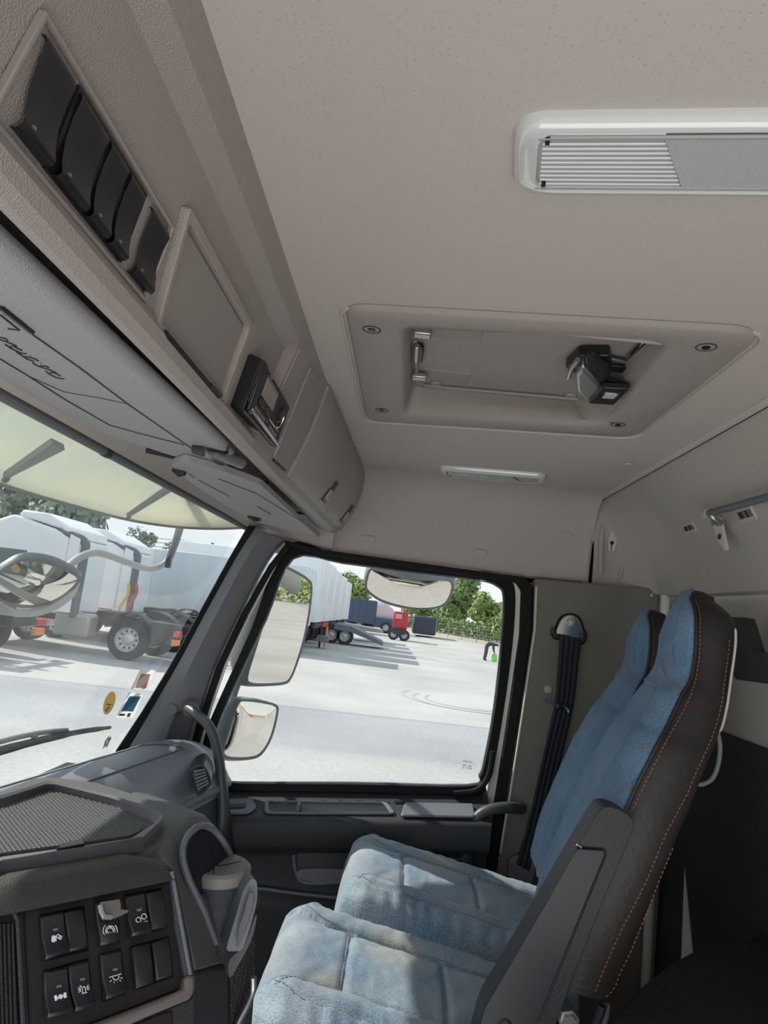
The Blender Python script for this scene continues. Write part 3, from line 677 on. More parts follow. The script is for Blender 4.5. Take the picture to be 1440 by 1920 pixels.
s1 = thing('sticker', P(203, 1317, pl=WPL), 'oval yellow sticker on the lower corner of the windscreen', 'sticker', None)
def spart(name, pts, m, par, off): 
    q = [P(a, b, pl=WPL) - WPL[1] * off for a, b in pts]; return MB().prism(q, -WPL[1] * .0005).build(name, m, par, smooth=False)
spart('disc', ell, M['yel'], s1, .003)
spart('print', [(194, 1330), (202, 1322), (204, 1325), (198, 1334)], mat('grey print', (.4, .36, .3), .7), s1, .0037)
spart('print', [(198, 1318), (207, 1319), (206, 1321), (197, 1320)], M['strip'], s1, .0037)
s2 = thing('sticker', P(235, 1320, pl=WPL), 'white permit with dark blue square in a clear pocket on the windscreen', 'sticker', None)
spart('backing', [(240, 1297), (266, 1300), (248, 1346), (215, 1344)], M['wht'], s2, .003)
spart('blue_square', [(241, 1304), (262, 1305), (247, 1333), (225, 1332)], M['blu'], s2, .0037)
spart('print', [(222, 1337), (233, 1337), (231, 1341), (220, 1341)], M['strip'], s2, .0037)
spart('stamp', [(238, 1336), (244, 1336), (241, 1343), (235, 1343)], M['blu'], s2, .0037)
s3 = thing('sticker', P(268, 1272, pl=WPL), 'crumpled pinkish paper disc in a clear pocket, above the blue permit', 'sticker', None)
spart('backing', [(262, 1252), (290, 1256), (272, 1292), (243, 1291)], M['wht'], s3, .003)
spart('paper', [(263, 1262), (280, 1263), (272, 1289), (251, 1289)], M['pnk'], s3, .0037)
for k in range(5):
    text(('AS-1 1234', 'E1 43R', 'M 117', '00 1584', 'II  TR')[k][:4 + k % 3 + 1], 'glass_mark', P(201 - k * 1.5, 1385 + k * 4, pl=WPL) - WPL[1] * .003, (1, 0, 0), (0, -.37, .93), .014, M['strip'], ws)

# ================================================================ REAR PANEL FITTINGS
RB = bvh(WREAR)
def frame_at(px, py):
    c, n_ = hit(px, py, RB); ux = V((1, 0, 0)); ux = _n(ux - n_ * ux.dot(n_)); uy = n_.cross(ux); uy = uy if uy.z > 0 else -uy
    return c, ux, uy, n_
# adjustable air vents
def rvent(px, py, label, w_, h_, ang=0):
    c, ux, uy, n_ = frame_at(px, py)
    t = thing('roof_vent', c, label, 'vent', 'small slide vents on the rear panel')
    q = lambda a, b, o_: c + ux * a + uy * b + n_ * o_
    MB().prism(rnd([q(-w_, -h_, -.002), q(w_, -h_, -.002), q(w_, h_, -.002), q(-w_, h_, -.002)], .008), n_ * .006).build('bezel', M['liner'], t, bev=.002)
    MB().prism([q(-w_ * .8, -h_ * .42, .004), q(w_ * .8, -h_ * .42, .004), q(w_ * .8, h_ * .42, .004), q(-w_ * .8, h_ * .42, .004)], n_ * .001).build('slot', M['blk'], t)
    for a, b in ((-.8, -.5), (-.1, .15)):
        MB().prism([q(w_ * a, -h_ * .38, .005), q(w_ * b, -h_ * .38, .005), q(w_ * b, h_ * .38, .005), q(w_ * a, h_ * .38, .005)], n_ * .0015).build('slider', M['pillar'], t)
    return t
rvent(1294, 989, 'small rectangular slide vent left of the rail bracket on the rear panel', .034, .016)
rvent(1400, 963, 'wider rectangular slide vent right of the rail bracket under the rail', .036, .020)
# grey rail on its bracket
c, ux, uy, n_ = frame_at(1342, 990)
t = thing('grey_rail', c, 'dark grey tubular rail on a pale bracket across the rear panel', 'rail')
r0 = c + n_ * .045 + uy * .030
p1 = P(1327, 963, y=(r0.y)); p2 = P(1440, 932, y=r0.y)
MB().tube([p1, p2, p2 + (p2 - p1) * .7], .0085, 14).build('tube', M['dash'], t)
MB().tube([p1 + V((.012, 0, 0)), p1 - V((.008, 0, 0))], .0125, 14).build('tube_end', M['liner'], t)
q = P(1333, 966, y=r0.y)
MB().tube(smooth_pts([q, P(1340, 975, y=r0.y - .01), P(1350, 980, y=r0.y - .03), c + uy * .01], 4), .0075, 10).build('hook_arm', M['steel'], t)
b_ = [P(1345, 968, y=c.y + .01), P(1356, 970, y=c.y + .01), P(1368, 1030, y=c.y + .005), P(1364, 1034, y=c.y + .005), P(1350, 1012, y=c.y + .006), P(1342, 990, y=c.y + .01)]
MB().prism(b_, (0, .008, 0)).build('bracket', M['lampbody'], t, bev=.002)
MB().lathe(P(1349, 1006, y=c.y + .016), [(0, .002), (.007, .002), (.007, -.001)], 16, (0, 1, 0)).build('bracket_hole', M['dash2'], t)
# coat hook in its dished recess on the side of the panel
xh = XW - .012
t = thing('coat_hook', P(1147, 1015, x=xh), 'grey coat hook in a shallow dished recess beside the rear corner', 'hook')
bd = PS([(1126, 1080), (1127, 1030), (1130, 990), (1140, 978), (1160, 977), (1173, 985), (1177, 1000), (1170, 1050), (1160, 1090)], x=xh)
MB().tube(smooth_pts(bd, 5), [.002] + [.0075] * (len(bd) * 5 - 7) + [.004, .001], 10).build('recess_rim', M['panel'], t)
hk = PS([(1145, 994), (1153, 994), (1158, 1008), (1151, 1034), (1146, 1034), (1148, 1018), (1144, 1018), (1144, 1034), (1140, 1034), (1139, 1010)], x=xh - .006)
MB().prism(hk, (-.010, 0, 0)).build('hook', M['lampbody'], t, bev=.002)
MB().lathe(P(1147, 1018, x=xh - .014), [(0, .004), (.006, .004), (.006, 0)], 14, (-1, 0, 0)).build('hook_hole', M['blk'], t)
c = P(1222, 1116, x=2.2); o = MB().lathe(c, [(0, -.006), (.007, -.005), (.010, 0), (.010, .003)], 18, (1, 0, 0)).build('screw', M['steel']); tag(o, 'small screw head under the lower edge of the rear panel', 'screw')

# seat belt
t = thing('seat_belt', P(1066, 1180, x=2.18), 'black seat belt hanging from its upper anchor behind the door', 'seat belt')
an = PS([(1047, 1172), (1056, 1158), (1070, 1153), (1084, 1160), (1091, 1176), (1092, 1196), (1044, 1192)], x=2.188)
MB().prism(smooth_pts(an, 4, True), (.010, 0, 0)).build('anchor_plate', M['chrome'], t, bev=.002)
an = PS([(1044, 1170), (1053, 1155), (1070, 1150), (1087, 1157), (1095, 1176), (1096, 1198), (1040, 1194)], x=2.192)
MB().prism(smooth_pts(an, 4, True), (.010, 0, 0)).build('anchor_rubber', M['blk2'], t, bev=.002)
MB().lathe(P(1070, 1166, x=2.188), [(0, .016), (.008, .015), (.009, .004), (.013, .004), (.014, 0)], 6, (-1, 0, 0)).build('anchor_bolt', M['steel'], t)
MB().tube(smooth_pts(PS([(1038, 1178), (1040, 1192), (1064, 1197), (1088, 1204), (1094, 1196), (1093, 1186)], x=2.18), 4), .010, 10).build('guide_loop', M['blk'], t)
le = PS([(1050, 1190), (1046, 1250), (1040, 1320), (1026, 1380), (1008, 1460), (990, 1540), (968, 1620)], x=2.165); re_ = PS([(1090, 1197), (1084, 1250), (1074, 1330), (1060, 1390), (1042, 1470), (1022, 1560), (1004, 1640)], x=2.175)
L1, R1 = smooth_pts(le, 4), smooth_pts(re_, 4)
rows = []
for k in range(17):
    s_ = k / 16; rows.append([a.lerp(b, s_) + V((-.0015 * math.sin(s_ * PI * 4) ** 2 * 2, 0, 0)) for a, b in zip(L1, R1)])
for k in range(16, -1, -1):
    s_ = k / 16; rows.append([a.lerp(b, s_) + V((.004, 0, 0)) for a, b in zip(L1, R1)])
MB().grid(rows + [rows[0]]).build('webbing', M['belt'], t)
MB().tube(smooth_pts(PS([(1022, 1311), (1032, 1318), (1048, 1323), (1062, 1328), (1066, 1335)], x=2.16), 3), .0045, 8).build('belt_stop', M['chrome'], t)
MB().lathe(P(1048, 1324, x=2.158), [(0, .006), (.009, .004), (.010, 0)], 16, (-1, 0, 0)).build('belt_stop_knob', M['blk'], t)
# belt outlet cover low on the wall
o = MB().prism(rnd(PS([(955, 1612), (975, 1602), (1010, 1610), (1004, 1640), (985, 1700), (950, 1690)], x=2.17), .01), (.03, 0, 0)).build('belt_outlet', M['pillar'], bev=.004); tag(o, 'grey belt outlet cover low on the wall beside the far seat', 'cover')
o = MB().lathe(P(1028, 1293, x=2.2), [(0, -.006), (.010, -.005), (.013, 0)], 20, (1, 0, 0)).build('wall_plug', M['panel']); tag(o, 'round beige plug on the wall behind the seat belt', 'plug')
# grab handles
M['gripm'] = mat('handle plastic', (.06, .066, .07), .45)
t = thing('grab_handle', P(360, 1335, x=2.1), 'curved black grab handle on the windscreen pillar beside the dash', 'handle')
MB().tube(smooth_pts([P(352, 1328, x=2.12), P(370, 1340, x=2.08), P(392, 1362, x=2.05), P(406, 1398, x=2.04), P(414, 1450, x=2.03), P(418, 1510, x=2.03), P(416, 1550, x=2.03), P(408, 1580, x=2.05)], 6), .0145, 14).build('grip', M['gripm'], t)
MB().lathe(P(358, 1330, x=2.125), [(0, -.01), (.02, -.008), (.024, 0), (.024, .02)], 18, (1, .2, -.3)).build('mount', M['dash'], t)
t = thing('grab_handle', P(975, 1515, x=2.15), 'black grab handle bent round the rear of the door opening', 'handle')
MB().tube(smooth_pts([P(978, 1516, x=2.19), P(955, 1514, x=2.14), P(925, 1517, x=2.13), P(900, 1528, x=2.13), P(884, 1552, x=2.13), P(877, 1585, x=2.13), P(872, 1625, x=2.14), P(868, 1680, x=2.16)], 6), .016, 14).build('grip', M['gripm'], t)
MB().prism(rnd(PS([(958, 1504), (982, 1506), (980, 1528), (956, 1526)], x=2.18), .006), (.02, 0, 0)).build('mount', M['dash2'], t, bev=.004)
MB().lathe(P(976, 1517, x=2.176), [(0, .004), (.006, .004), (.007, 0)], 12, (-1, 0, 0)).build('mount_screw', M['steel'], t)
# ================================================================ DASHBOARD
dash = thing('dashboard', V((1.0, .45, -.9)), 'dark dashboard with raised centre stack, switch panel and top tray', 'dashboard')
ED = V((math.cos(math.radians(10.6)), -math.sin(math.radians(10.6)), 0))
pf = [P(a, b, x=2.0) for a, b in ((205, 1416), (245, 1402), (290, 1397), (335, 1401), (368, 1419), (390, 1446), (401, 1470))]
pf = smooth_pts(pf, 4)
lip_ = [P(a, b, x=2.0) for a, b in ((404, 1474), (406, 1480), (405, 1487), (399, 1492))]
low = [P(a, b, x=2.0) for a, b in ((399, 1500), (402, 1540), (408, 1600), (412, 1700), (412, 1950))]
back = [V((2.0, .95, -1.2)), V((2.0, .95, -.60))]
def ext(prof, s0, s1, mt, name, n=6, par=None, closed=False, **k):
    rows = [[p - ED * (s0 + (s1 - s0) * i / n) for p in prof] for i in range(n + 1)]
    mb = MB().grid(rows, closed)
    if closed:
        m = len(prof); mb.f.append(tuple(range(m))); q = len(mb.v) - m; mb.f.append(tuple(range(q, q + m)))
    return mb.build(name, mt, par or dash, **k)
ext([p + V((0, -.0015, 0)) for p in low[:4]] + [V((2.0, low[3].y + .02, low[3].z)), V((2.0, low[0].y + .02, low[0].z))], -.101, 1.3, M['dash2'], 'lower_dash_face', closed=True)
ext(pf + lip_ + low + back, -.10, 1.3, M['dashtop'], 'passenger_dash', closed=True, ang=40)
# lip under the pad, its highlight put into the grey; glove flap joints
def onprof(i, s, o_=.0008):
    p = pf[i] - ED * s; c = sum(pf, V()) / len(pf) + V((0, 0, -.05)); q = p - (c - ED * s); q.x = 0; return p + _n(q) * o_
for i, s1 in ((6, .98), (13, .75)):
    MB().tube([onprof(i, s) for s in (-.0, .2, .4, .6, s1)], .0018, 6).build('flap_joint', M['blk'], dash)
MB().tube(smooth_pts([onprof(i, .0) for i in (6, 8, 10, 12, 13)], 3), .0016, 6).build('flap_joint', M['blk'], dash)
ext([p + V((0, -.004, 0)) for p in lip_] + [lip_[-1] + V((0, .02, 0)), lip_[0] + V((0, .02, 0))], -.08, .9, M['strip'] if False else M['pillar'], 'flap_lip', closed=True, bev=.003)
# round side vent
vq = PS([(356, 1448), (366, 1437), (381, 1434), (390, 1446), (396, 1462), (393, 1475), (373, 1492), (364, 1478), (361, 1466)], x=1.86)
vc = sum(vq, V()) / len(vq); vv = smooth_pts(vq, 3, True)
sv = MB().prism(vv, (.13, .03, .0)).build('side_vent', M['blk'], dash, bev=.003)
vi = [p.lerp(vc, .16) for p in vv]
MB().ring([p - V((.006, 0, 0)) for p in vv], [p - V((.006, 0, 0)) for p in vi], (.010, 0, 0)).build('bezel', M['dash2'], sv, bev=.002)
for k in range(6):
    t = k / 5; a, b = (363 + 7 * t, 1447 + 33 * t), (385 + 7.5 * t, 1440 + 25 * t + 3)
    MB().tube([P(a[0] + 1, a[1], x=1.845), P((a[0] + b[0]) / 2, (a[1] + b[1]) / 2 , x=1.842), P(b[0] - 1, b[1], x=1.848)], .0028, 6).build('vane', M['dash'], sv)
MB().tube([P(372, 1440, x=1.848), P(381, 1484, x=1.848)], .0022, 6).build('vane_link', M['blk'], sv)

# centre stack: body is a solid from the tray surface down, with the switch panel face cut at its own angle
PO = V((.80, .205, -.309)); PH = V((.734, -.679, 0)); TA = math.radians(34)
PT = V((-.679 * math.sin(TA), -.734 * math.sin(TA), -math.cos(TA))); PN = _n(PH.cross(PT)); PN = -PN if PN.dot(PO) > 0 else PN
PPL = (PO, PN)
def pp(px, py, off=0): return P(px, py, pl=(PO + PN * off, PN))
ZT = -.300
top = PS([(0, 1482), (60, 1459), (100, 1456), (180, 1466), (300, 1503), (340, 1517), (362, 1527)], z=ZT)
fr_t = PS([(362, 1527), (297, 1587), (150, 1605), (0, 1627)], z=ZT)
ol = [top[0] + V((-.35, .22, 0))] + top + fr_t[1:] + [fr_t[-1] + (fr_t[-1] - fr_t[-2]).normalized() * .35]
MB().prism(ol, (0, 0, -.10)).build('stack_top', M['tray'], dash, bev=.004, seg=3)
# the tray: rim and woven floor
ro = PS([(0, 1495), (84, 1468), (102, 1468), (208, 1494), (288, 1519), (308, 1531), (305, 1541), (271, 1574), (173, 1592), (0, 1620)], z=ZT + .012)
ext_l = lambda L: [L[0] + V((-.15, .08, 0))] + L + [L[-1] + V((-.15, -.02, 0))]
ro = ext_l(ro); cr = sum(ro, V()) / len(ro)
r1 = [p.lerp(cr, .015) + V((0, 0, .003)) for p in ro]; r2 = [p.lerp(cr, .06) + V((0, 0, .001)) for p in ro]
r3 = ext_l(PS([(0, 1520), (80, 1486), (100, 1485), (208, 1514), (272, 1541), (287, 1548), (283, 1553), (243, 1572), (160, 1584), (0, 1606)], z=ZT + .0005))
tray = MB().grid([[p + V((0, 0, -.0125)) for p in ro], ro, r1, r2, [a.lerp(b, .85) for a, b in zip(r2, r3)], r3], True).build('top_tray', M['tray'], dash, ang=40)
M['weave'] = mat('woven rubber mat', (.10, .10, .105), .55, bump=None, spec=.5)
fl = MB().prism([p + V((0, 0, .0035)) for p in r3], (0, 0, -.003)).build('tray_floor', M['weave'], tray)
mb = MB(); lo = V((min(p.x for p in r3), min(p.y for p in r3), 0)); hi = V((max(p.x for p in r3), max(p.y for p in r3), 0))
def inside(x, y, poly):
    c = False; j = len(poly) - 1
    for i in range(len(poly)):
        a, b = poly[i], poly[j]
        if (a.y > y) != (b.y > y) and x < (b.x - a.x) * (y - a.y) / (b.y - a.y) + a.x: c = not c
        j = i
    return c
zf = r3[0].z + .0038; st = .0048; ca, sa = math.cos(.75), math.sin(.75)
for i in range(-110, 110):
    for j in range(-110, 110):
        x, y = .85 + (i * ca - j * sa) * st, .42 + (i * sa + j * ca) * st
        if x < .45 or not inside(x, y, r3): continue
        s_ = .0017; mb.add([(x - s_, y, zf), (x, y - s_, zf), (x + s_, y, zf), (x, y + s_, zf), (x, y, zf + .0010)], [(0, 1, 4), (1, 2, 4), (2, 3, 4), (3, 0, 4)])
wv = mb.build('weave_knobs', M['weave'], tray, smooth=False); wv['kind'] = 'stuff'
cl = MB().prism(PS([(106, 1590), (118, 1580), (155, 1571), (159, 1582), (150, 1583), (120, 1589)], z=ZT + .012), (0, 0, -.010)).build('plastic_tab', M['blk'], bev=.001)
tag(cl, 'small curved black plastic tab lying on the front rim of the dash tray', 'tab')
# padded roll between tray and switch panel
def roll():
    rows = []
    for u in (-.55, -.4, -.25, -.1, .0, .014, .024, .030):
        r = []; k = max(0, u) / .03
        for j in range(9):
            a = j / 8
            if u <= 0:
                p0 = P(0, 1627, z=ZT - .003).lerp(P(297, 1589, z=ZT - .003), (u + .55) / .55) if u > -.4 else P(0, 1627, z=ZT - .003) + (P(0, 1627, z=ZT - .003) - P(297, 1589, z=ZT - .003)) * .0
            tp = PO + PH * (u - .052)
            q0 = V((tp.x, tp.y, 0)) + V((0.052, .056, 0)) * (1 - k * .15); q0.z = ZT - .003 - k * .006
            q1 = PO + PH * (u - .042) + PT * .004 + PN * .004
            bulge = math.sin(a * PI) * .016
            p = q0.lerp(q1, a) + (_n(PN + V((0, 0, .9)))) * bulge * (1 - .3 * k)
            r.append(p)
        rows.append(r)
    rows.append([p + V((.012, .018, -.004)) for p in rows[-1]])
    return MB().grid(rows).build('padded_roll', M['dashpad'], dash, ang=60)
roll()
# face of the stack and the frame round it
def pq(pts, off=0): return [pp(a, b, off) for a, b in pts]
fac = pq([(-60, 1723), (45, 1697), (319, 1643), (349, 1851), (260, 1886), (120, 1940), (-60, 2000)], -.006)
MB().prism(fac, -PN * .03).build('switch_panel', M['facia'], dash, bev=.002)
swp = [o for o in D.objects if o.name == 'switch_panel'][0]
MB().tube(pq([(45, 1697), (50, 1800), (57, 1930)], -.005), .0007, 6).build('panel_joint', M['blk'], swp)
fo = pq([(296, 1630), (318, 1629), (331, 1636), (352, 1740), (368, 1826), (366, 1838), (352, 1853), (330, 1740), (320, 1644)], .0)
MB().prism(fo, -PN * .02).build('panel_frame', M['dash2'], swp, bev=.003)
MB().tube(pq([(322, 1634), (340, 1735), (357, 1828)], .0015), .0022, 8).build('frame_highlight', M['dash'], swp)
# bronze grey handle strip under the panel
tb = pq([(349, 1828), (367, 1826), (367, 1856), (360, 1872), (280, 1905), (150, 1962), (60, 1995), (60, 1970), (165, 1925), (300, 1872), (347, 1852)], .004)
MB().prism(tb, -PN * .02).build('trim_strip', M['strip'], dash, bev=.004, seg=3)
MB().prism(pq([(366, 1850), (360, 1872), (150, 1962), (60, 2000), (60, 2100), (356, 2100)], -.006), -PN * .03).build('lower_panel', M['dash2'], dash, bev=.003)
MB().prism(pq([(325, 1893), (300, 1900), (170, 1955), (170, 2060), (325, 2000)], -.004), -PN * .004).build('lower_flap', M['facia'], dash, bev=.003)
# air outlet on the left of the panel
av = MB().prism(pq([(-60, 1738), (8, 1728), (22, 1728), (30, 1745), (38, 1930), (-60, 1990)], -.004), -PN * .01).build('air_outlet', M['blk'], dash, bev=.002)
for k in range(9): 
    x_ = -42 + k * 8
    MB().prism(pq([(x_, 1732), (x_ + 3, 1732), (x_ + 9, 1935), (x_ + 6, 1935)], -.001), -PN * .006).build('vane', M['dash2'], av)
MB().tube(pq([(-60, 1717), (15, 1708), (26, 1710), (33, 1725), (44, 1930)], -.002), .0022, 8).build('outlet_rim', M['dash2'], av)
z3_ = lambda pts: [(60 + x / 5.143, 1640 + y / 5.143) for x, y in pts]
M['well'] = M['black_hole']
def well(pts):
    MB().prism(pq(z3_(pts), -.0055), -PN * .001).build('switch_well', M['well'], swp)
def lerp2(a, b, t): return (a[0] + (b[0] - a[0]) * t, a[1] + (b[1] - a[1]) * t)
def rocker(q, m, offs, name='rocker_switch', inset=.0012):
    tl, tr, br, bl = z3_(q); rows = []
    for v, o_ in offs:
        a, b = pp(*lerp2(tl, bl, v), 0), pp(*lerp2(tr, br, v), 0); d_ = (b - a).normalized() * inset
        rows.append([a + PN * -.006, a + PN * (o_ - .0012), a + d_ + PN * o_, a.lerp(b, .5) + PN * (o_ + .0003), b - d_ + PN * o_, b + PN * (o_ - .0012), b + PN * -.006])
    rows = [[p - PN * (.0 if i in (0, 6) else (offs[0][1] + .006)) for i, p in enumerate(rows[0])]] + rows + [[p - PN * (0 if i in (0, 6) else (offs[-1][1] + .006)) for i, p in enumerate(rows[-1])]]
    return MB().grid(rows).build(name, m, swp, ang=40, bev=0)
RK = [(0, -.001), (.06, .001), (.3, .0), (.55, .0005), (.8, .004), (.93, .0065), (1, .004)]
BL = [(0, .001), (.05, .0025), (.5, .003), (.95, .0025), (1, .001)]
well([(75, 385), (505, 295), (548, 735), (110, 835)]); well([(605, 262), (825, 225), (850, 655), (655, 690)]); well([(890, 190), (1250, 125), (1310, 515), (945, 605)])
well([(110, 925), (545, 800), (600, 1270), (130, 1395)]); well([(655, 765), (860, 710), (912, 1150), (690, 1225)]); well([(950, 690), (1320, 590), (1365, 985), (1000, 1115)])
def sym(pts, par, r=.0006, close=False, w0=.0):
    q = z3_(pts); q = [pp(a, b, .0) for a, b in q]
    return q
def mark(lines, par, off, r=.0004, name='marking'):
    mb = MB()
    for L_ in lines: mb.tube([pp(*p, off) for p in z3_(L_)], r, 5)
    o = mb.build(name, M['sym'], par); return o
def circ(cx, cy, r, n=16, a0=0, a1=2 * PI): return [(cx + r * math.cos(a0 + (a1 - a0) * k / n), cy - r * 1.05 * math.sin(a0 + (a1 - a0) * k / n)) for k in range(n + 1)]
def led(x, y, par, off): MB().prism([pp(*p, off) for p in z3_([(x - 22, y - 8), (x + 24, y - 18), (x + 26, y + 6), (x - 20, y + 14)])], PN * .0006).build('indicator', M['silver'] if False else M['pillar'], par)
w1 = rocker([(82, 395), (305, 350), (350, 745), (118, 825)], M['switch'], RK); w1['label'] = 'work light switch'
led(222, 532, w1, .0012)
mark([[(195, 590), (222, 590), (228, 640), (205, 655), (190, 640), (195, 590)], [(205, 600), (212, 660)], [(215, 600), (222, 660)], circ(252, 592, 15, 10), [(262, 585), (292, 598)], [(260, 600), (288, 613)], [(255, 612), (280, 626)]], w1, .0022)
MB().prism([pp(*p, .0018) for p in z3_([(196, 588), (228, 588), (236, 630), (226, 668), (204, 664), (186, 640)])], PN * .0006).build('marking', M['sym'], w1)
rocker([(310, 368), (488, 330), (532, 700), (355, 745)], M['facia'], BL, 'blank_cover')
w2 = rocker([(612, 268), (822, 235), (845, 648), (662, 682)], M['switch'], [(0, -.001), (.06, .001), (.45, .000), (.6, .001), (.9, .003), (1, .001)]); w2['label'] = 'engine brake switch with a raised chrome lever'
lv = [pp(*p, .004) for p in z3_([(640, 275), (820, 245), (838, 300), (835, 345), (905, 352), (915, 372), (850, 405), (790, 430), (670, 445), (655, 380)])]
MB().prism(lv, PN * .006).build('lever', mat('worn metal lever', (.28, .27, .25), .3, metal=.7), w2, bev=.003, seg=3)
MB().tube([pp(*p, .013) for p in z3_([(660, 290), (672, 350), (690, 400), (770, 405)])], .003, 8).build('lever_edge', M['silver'], w2)
mark([circ(755, 538, 44), circ(752, 538, 66, 10, 2.3, 3.9), circ(756, 538, 66, 10, -.8, .8), [(725, 530), (735, 515), (765, 512), (780, 525), (785, 545), (770, 560), (740, 562), (725, 548), (725, 530)], [(745, 505), (765, 503)]], w2, .002)
w3 = rocker([(900, 200), (1088, 165), (1140, 565), (950, 602)], M['switch'], RK); w3['label'] = 'lift axle switch'
led(1030, 342, w3, .0012)
mark([circ(1027, 436, 24), circ(1080, 403, 24), [(1010, 470), (1115, 446)]], w3, .0026)
rocker([(1098, 185), (1245, 148), (1302, 505), (1148, 535)], M['facia'], BL, 'blank_cover')
w4 = rocker([(118, 935), (345, 880), (380, 1335), (135, 1388)], M['switch'], RK); w4['label'] = 'differential lock switch'
led(255, 1080, w4, .0012)
mark([[(222, 1165), (232, 1215)], [(230, 1163), (240, 1212)], [(312, 1138), (320, 1188)], [(320, 1136), (328, 1186)], [(238, 1190), (315, 1162)], [(260, 1160), (290, 1190)], [(285, 1155), (268, 1196)]], w4, .0028, .0009)
w5 = rocker([(352, 878), (545, 815), (598, 1275), (402, 1325)], M['switch'], RK); w5['label'] = 'beacon switch'
led(482, 1012, w5, .0012)
mark([[(482, 1145), (530, 1135)], [(488, 1140), (486, 1095), (492, 1080), (505, 1078), (512, 1092), (520, 1136)], [(445, 1090), (472, 1100)], [(443, 1112), (470, 1112)], [(450, 1135), (472, 1122)], [(545, 1062), (525, 1085)], [(553, 1082), (528, 1096)], [(552, 1104), (530, 1106)], [(462, 1068), (478, 1086)]], w5, .0028)
w6 = rocker([(662, 770), (858, 716), (908, 1140), (700, 1210)], M['switch'], RK); w6['label'] = 'interior lighting switch'
led(798, 918, w6, .0012)
mark([[(745, 990), (860, 956)], circ(808, 984, 30, 8, PI + .25, 2 * PI + .25), [(768, 1018), (752, 1033)], [(793, 1032), (788, 1052)], [(823, 1030), (828, 1050)], [(845, 1016), (858, 1030)], [(855, 994), (872, 998)]], w6, .0026)
rocker([(962, 702), (1130, 662), (1170, 1040), (1002, 1100)], M['facia'], BL, 'blank_cover')
rocker([(1152, 662), (1308, 605), (1350, 978), (1196, 1020)], M['facia'], BL, 'blank_cover')

# passenger side of the stack with the cup pocket
a_ = P(299, 1588, z=ZT); b_ = P(361, 1527, z=ZT)
sd = [P(331, 1634, x=.802), a_, b_, P(385, 1528, x=1.02), P(410, 1555, x=1.03), P(433, 1607, x=1.02), P(440, 1660, x=1.0), P(434, 1745, x=.96), P(428, 1806, x=.93), P(366, 1824, x=.82), P(350, 1740, x=.81)]
side = MB().prism(sd, (.10, .12, -.01)).build('stack_side', M['tray'], dash, bev=.004, seg=3)
sp_ = smooth_pts([P(343, 1600, x=.872), P(349, 1575, x=.885), P(362, 1558, x=.90), P(380, 1550, x=.93), P(398, 1558, x=.95), P(416, 1580, x=.96), P(434, 1612, x=.97), P(452, 1700, x=.95), P(430, 1765, x=.93), P(405, 1775, x=.92), P(392, 1740, x=.90), P(365, 1668, x=.88)], 4, True)
MB().prism(sp_, (-.006, -.004, 0)).build('cup_pocket', M['blk'], side, bev=.002)
MB().tube(smooth_pts([P(404, 1768, x=.895), P(380, 1705, x=.87), P(352, 1645, x=.86), P(342, 1602, x=.862), P(349, 1573, x=.875), P(364, 1555, x=.89), P(381, 1548, x=.915), P(400, 1556, x=.94), P(420, 1580, x=.95), P(434, 1608, x=.96)], 5), .0042, 8).build('pocket_rim', M['dash'], side)
low_ = [P(366, 1826, x=.815), P(428, 1808, x=.925), P(431, 1960, x=.90), P(356, 2000, x=.80)]
MB().prism(low_, (.10, .12, 0)).build('stack_lower_side', M['dash2'], dash, bev=.003)
# fold-out holder
hd_ = [P(470, 1648, x=.90), P(479, 1650, x=.895), P(483, 1664, x=.895), P(480, 1702, x=.895), P(457, 1776, x=.885), P(443, 1784, x=.88), P(426, 1783, x=.88), P(427, 1768, x=.88), P(444, 1712, x=.885), P(456, 1672, x=.89)]
hh = MB().prism(smooth_pts(hd_, 3, True), (.02, .012, 0)).build('fold_out_holder', M['dash'], dash, bev=.004, seg=3)
hi_ = [P(468, 1672, x=.887), P(475, 1676, x=.885), P(474, 1705, x=.885), P(452, 1766, x=.875), P(444, 1770, x=.875), P(449, 1735, x=.88), P(460, 1700, x=.88)]
MB().prism(smooth_pts(hi_, 3, True), (-.002, 0, 0)).build('holder_inlay', M['tray'], hh, bev=.001)
sc_ = [P(480, 1716, x=.90), P(479, 1735, x=.90), P(468, 1770, x=.90), P(448, 1808, x=.90), P(431, 1834, x=.90), P(428, 1806, x=.905), P(440, 1790, x=.90), P(458, 1772, x=.90)]
MB().prism(smooth_pts(sc_, 3, True), (.05, .04, 0)).build('holder_support', M['tray'], dash, bev=.005, seg=3)
# the mesh pocket beside the stack
q = [P(479, 1735, x=.98), P(478, 1850, x=.97), P(470, 1960, x=.95), P(432, 1960, x=.92), P(432, 1835, x=.93), P(455, 1790, x=.95)]
MB().prism(q, (.03, .03, 0)).build('net_pocket', mat('net pocket', (.02, .02, .022), .8, dots=(260, .28, (.09, .09, .10))), dash, bev=.002)
MB().tube(smooth_pts([P(475, 1832, x=.94), P(474, 1860, x=.94), P(462, 1890, x=.93), P(446, 1922, x=.92), P(440, 1960, x=.91)], 4), .0038, 8).build('pocket_rail', M['silver'], dash)
